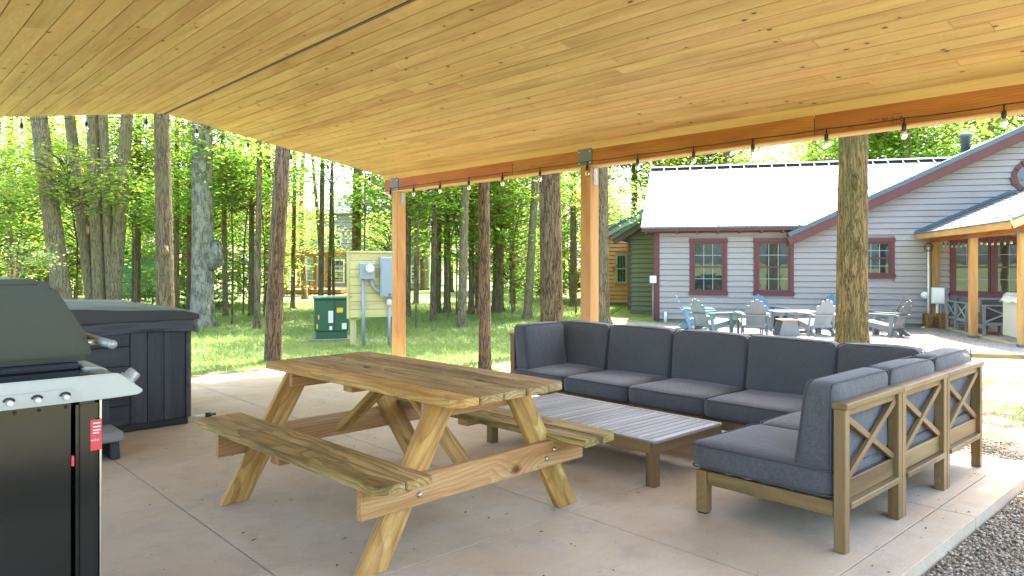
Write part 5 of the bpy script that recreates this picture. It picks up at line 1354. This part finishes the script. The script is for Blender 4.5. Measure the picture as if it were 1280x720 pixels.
# --- woods behind, alike and many
fg = 'slim trees deep in the woods'
fl = 'slim dark tree deep in the woods beyond the lawn'
for px in list(range(-140, 740, 34)):
    tree(px + random.uniform(-14, 14), random.uniform(31, 50), random.uniform(4.5, 8), fl, 'bark', random.uniform(-9, 9), random.uniform(12, 16), fg, random.random() < .25, 1, n=9, bend=.1)
fl2, fg2 = 'tall leafy tree rising behind the metal roof', 'trees behind the lavender house'
for px, d in ((790, 34), (850, 37), (905, 33), (1015, 39), (1080, 34), (1130, 31), (1180, 36), (1235, 32), (1300, 35), (1010, 46), (1360, 38), (1110, 43), (840, 48)):
    tree(px, d, 10, fl2, 'barkgrey', random.uniform(-5, 5), random.uniform(13, 17), fg2, True, 0, n=9, high=(4 if px > 1060 else 5 if px < 860 else 2))
# --- understory saplings with leafy sprays
sl_, sg_ = 'leafy green maple sapling in the understory beyond the lawn', 'understory saplings'
def sapling(px, d, s, z, label=sl_, group=sg_, lst=None):
    p = grd(px, d); t = empty('sapling', p, 0, label, 'tree', group)
    top = Vector((random.uniform(-.3, .3), random.uniform(-.3, .3), z))
    v, f = tubedata([(0, 0, -.1), (.04, .03, z * .5), top], [.035, .026, .012], 6, False); link('trunk', pydata('trunk', v, f, True), M['bark'], t)
    k = kcount[0] = kcount[0] + 1; add_crown(t, lst or CR_LO, top, (s, s, s * .8), k); 
    if lst is None:
        k = kcount[0] = kcount[0] + 1; add_crown(t, CR_LO, top + Vector((random.uniform(-.8, .8), random.uniform(-.8, .8), 1.7 * s)), (s * .8, s * .8, s * .7), k)
    return t
for i in range(88):
    px = -170 + 960 * (i + random.random()) / 88; d = random.choice((24, 28, 33, 38, 43)) + random.uniform(-2, 2)
    if (345 < px < 465 or 485 < px < 560 or px > 742) and d < 50: d = 56
    sapling(px, d, random.uniform(.75, 1.25), random.uniform(.9, 5.2))
for px, d, z in ((0, 20, 2.4), (-40, 17, 3.0), (20, 22, 3.9), (95, 21, 4.6), (150, 22, 4.8), (110, 23, 4.2), (165, 21, 4.6), (290, 20, 4.2), (235, 21, 3.6), (330, 23, 4.6), (455, 20, 5.0), (520, 19, 4.6), (560, 22, 3.8), (640, 24, 4.2), (720, 24, 4.6)):
    sapling(px, d, random.uniform(.6, .85), z, 'young maple with leafy sprays at the near edge of the woods', 'young maples at the near edge of the woods')
sapling(8, 12.5, .42, 1.7, 'pale leaved young tree behind the grill lid', None, CR_PALE)
sapling(190, 27, 1.0, .9, 'white flowering shrub beside the teal shed', None, CR_PALE)

# say which is which among the nearer repeats, counted from the left
ORD = 'first second third fourth fifth sixth seventh eighth ninth tenth eleventh twelfth thirteenth fourteenth fifteenth sixteenth seventeenth'.split()
def number_labels(group, text):
    L = sorted([o for o in bpy.data.objects if o.get('group') == group and o.parent is None], key=lambda o: (RX * o.location.x + RY * o.location.y) / (FX * o.location.x + FY * o.location.y))
    for o, n in zip(L, ORD): o['label'] = text % n
number_labels(fg2, 'tall leafy tree rising behind the metal roof, %s from the left')
number_labels('young maples at the near edge of the woods', 'young maple with leafy sprays at the lawn edge of the woods, %s from the left')

# leaf wall far off: one mass
def farwoods(n):
    r = np.random.default_rng(5); px = r.uniform(-420, 1650, n); d = r.uniform(52, 78, n); z = r.uniform(-.3, 1, n) ** 1.0 * 17
    lump = np.sin(px * .021) + np.sin(px * .05 + d) + np.sin(z * .9 + px * .03); keep = (r.uniform(-2.2, 2.2, n) < lump + 1.1); px, d, z = px[keep], d[keep], z[keep]
    d = np.where(r.uniform(0, 1, len(d)) < .22, -d * .8, d)
    l = (px - 640) / FPX * d; C = np.c_[FX * d + RX * l, FY * d + RY * l, z]
    V, Q = leafcloud(C, None, .36, .6, 6); o = link('far_woods', bigmesh('far_woods', V, Q), M['leafhi']); o['kind'] = 'stuff'
farwoods(46000)
# trees on the camera's side of the pavilion (the windows and the grill mirror them)
bl_, bg_ = 'leafy tree standing on the near side of the pavilion', 'trees on the near side of the pavilion'
for k in range(6):
    a = math.radians(150 + 38 * k); R_ = 25 + 4 * (k % 3); q = Vector((3 + R_ * math.cos(a + .4), 3 + R_ * math.sin(a + .4), 0)); q.z = zg(q.x, q.y)
    tree(0, 14, 26, bl_, 'bark', 0, 15, bg_, True, 1, n=10, base=q)

# ================================================================== GRASS
def grass(n):
    r = np.random.default_rng(11)
    d = 9.2 + 22 * r.uniform(0, 1, n) ** 1.5; px = r.uniform(150, 830, n); l = (px - 640) / FPX * d; X = FX * d + RX * l; Y = FY * d + RY * l
    keep = ~((X < 6.1) & (Y < 9.6)); keep &= (np.sin(X * 1.3 + np.sin(Y * .9)) + np.sin(Y * 1.1 + 2) + r.normal(0, .9, n)) > -1.1
    e = ((X - O.x) * UX + (Y - O.y) * UY > -1.6); keep &= ~e
    X, Y, d = X[keep], Y[keep], d[keep]
    # patches on the bare soil right of the sofa
    m = 9000; cx_ = r.uniform(6.9, 10.5, m); cy_ = r.uniform(.5, 4.5, m); kp = (np.sin(cx_ * 3.1) + np.sin(cy_ * 3.7 + cx_) + r.normal(0, .5, m)) > .6
    X = np.r_[X, cx_[kp]]; Y = np.r_[Y, cy_[kp]]; d = np.r_[d, np.full(kp.sum(), 8.0)]
    k = len(X); Z = np.array([zg(a, b) for a, b in zip(X, Y)])
    V = []
    for j in range(3):
        a = r.uniform(0, 6.28, k); h = r.uniform(.03, .085, k) * (1 + .02 * (d - 9)); w_ = .006 * (1 + .07 * (d - 9)); le = r.uniform(.3, 1.1, k) * h
        ox, oy = r.normal(0, .03, k), r.normal(0, .03, k); b = r.uniform(0, 6.28, k)
        V.append(np.stack([np.c_[X + ox - np.cos(a) * w_, Y + oy - np.sin(a) * w_, Z], np.c_[X + ox + np.cos(a) * w_, Y + oy + np.sin(a) * w_, Z], np.c_[X + ox + np.cos(b) * le, Y + oy + np.sin(b) * le, Z + h]], 1))
    V = np.concatenate(V).reshape(-1, 3); Q = np.arange(len(V)).reshape(-1, 3)
    o = link('grass', bigmesh('grass', V, Q), M['blade']); o['kind'] = 'stuff'
grass(70000)
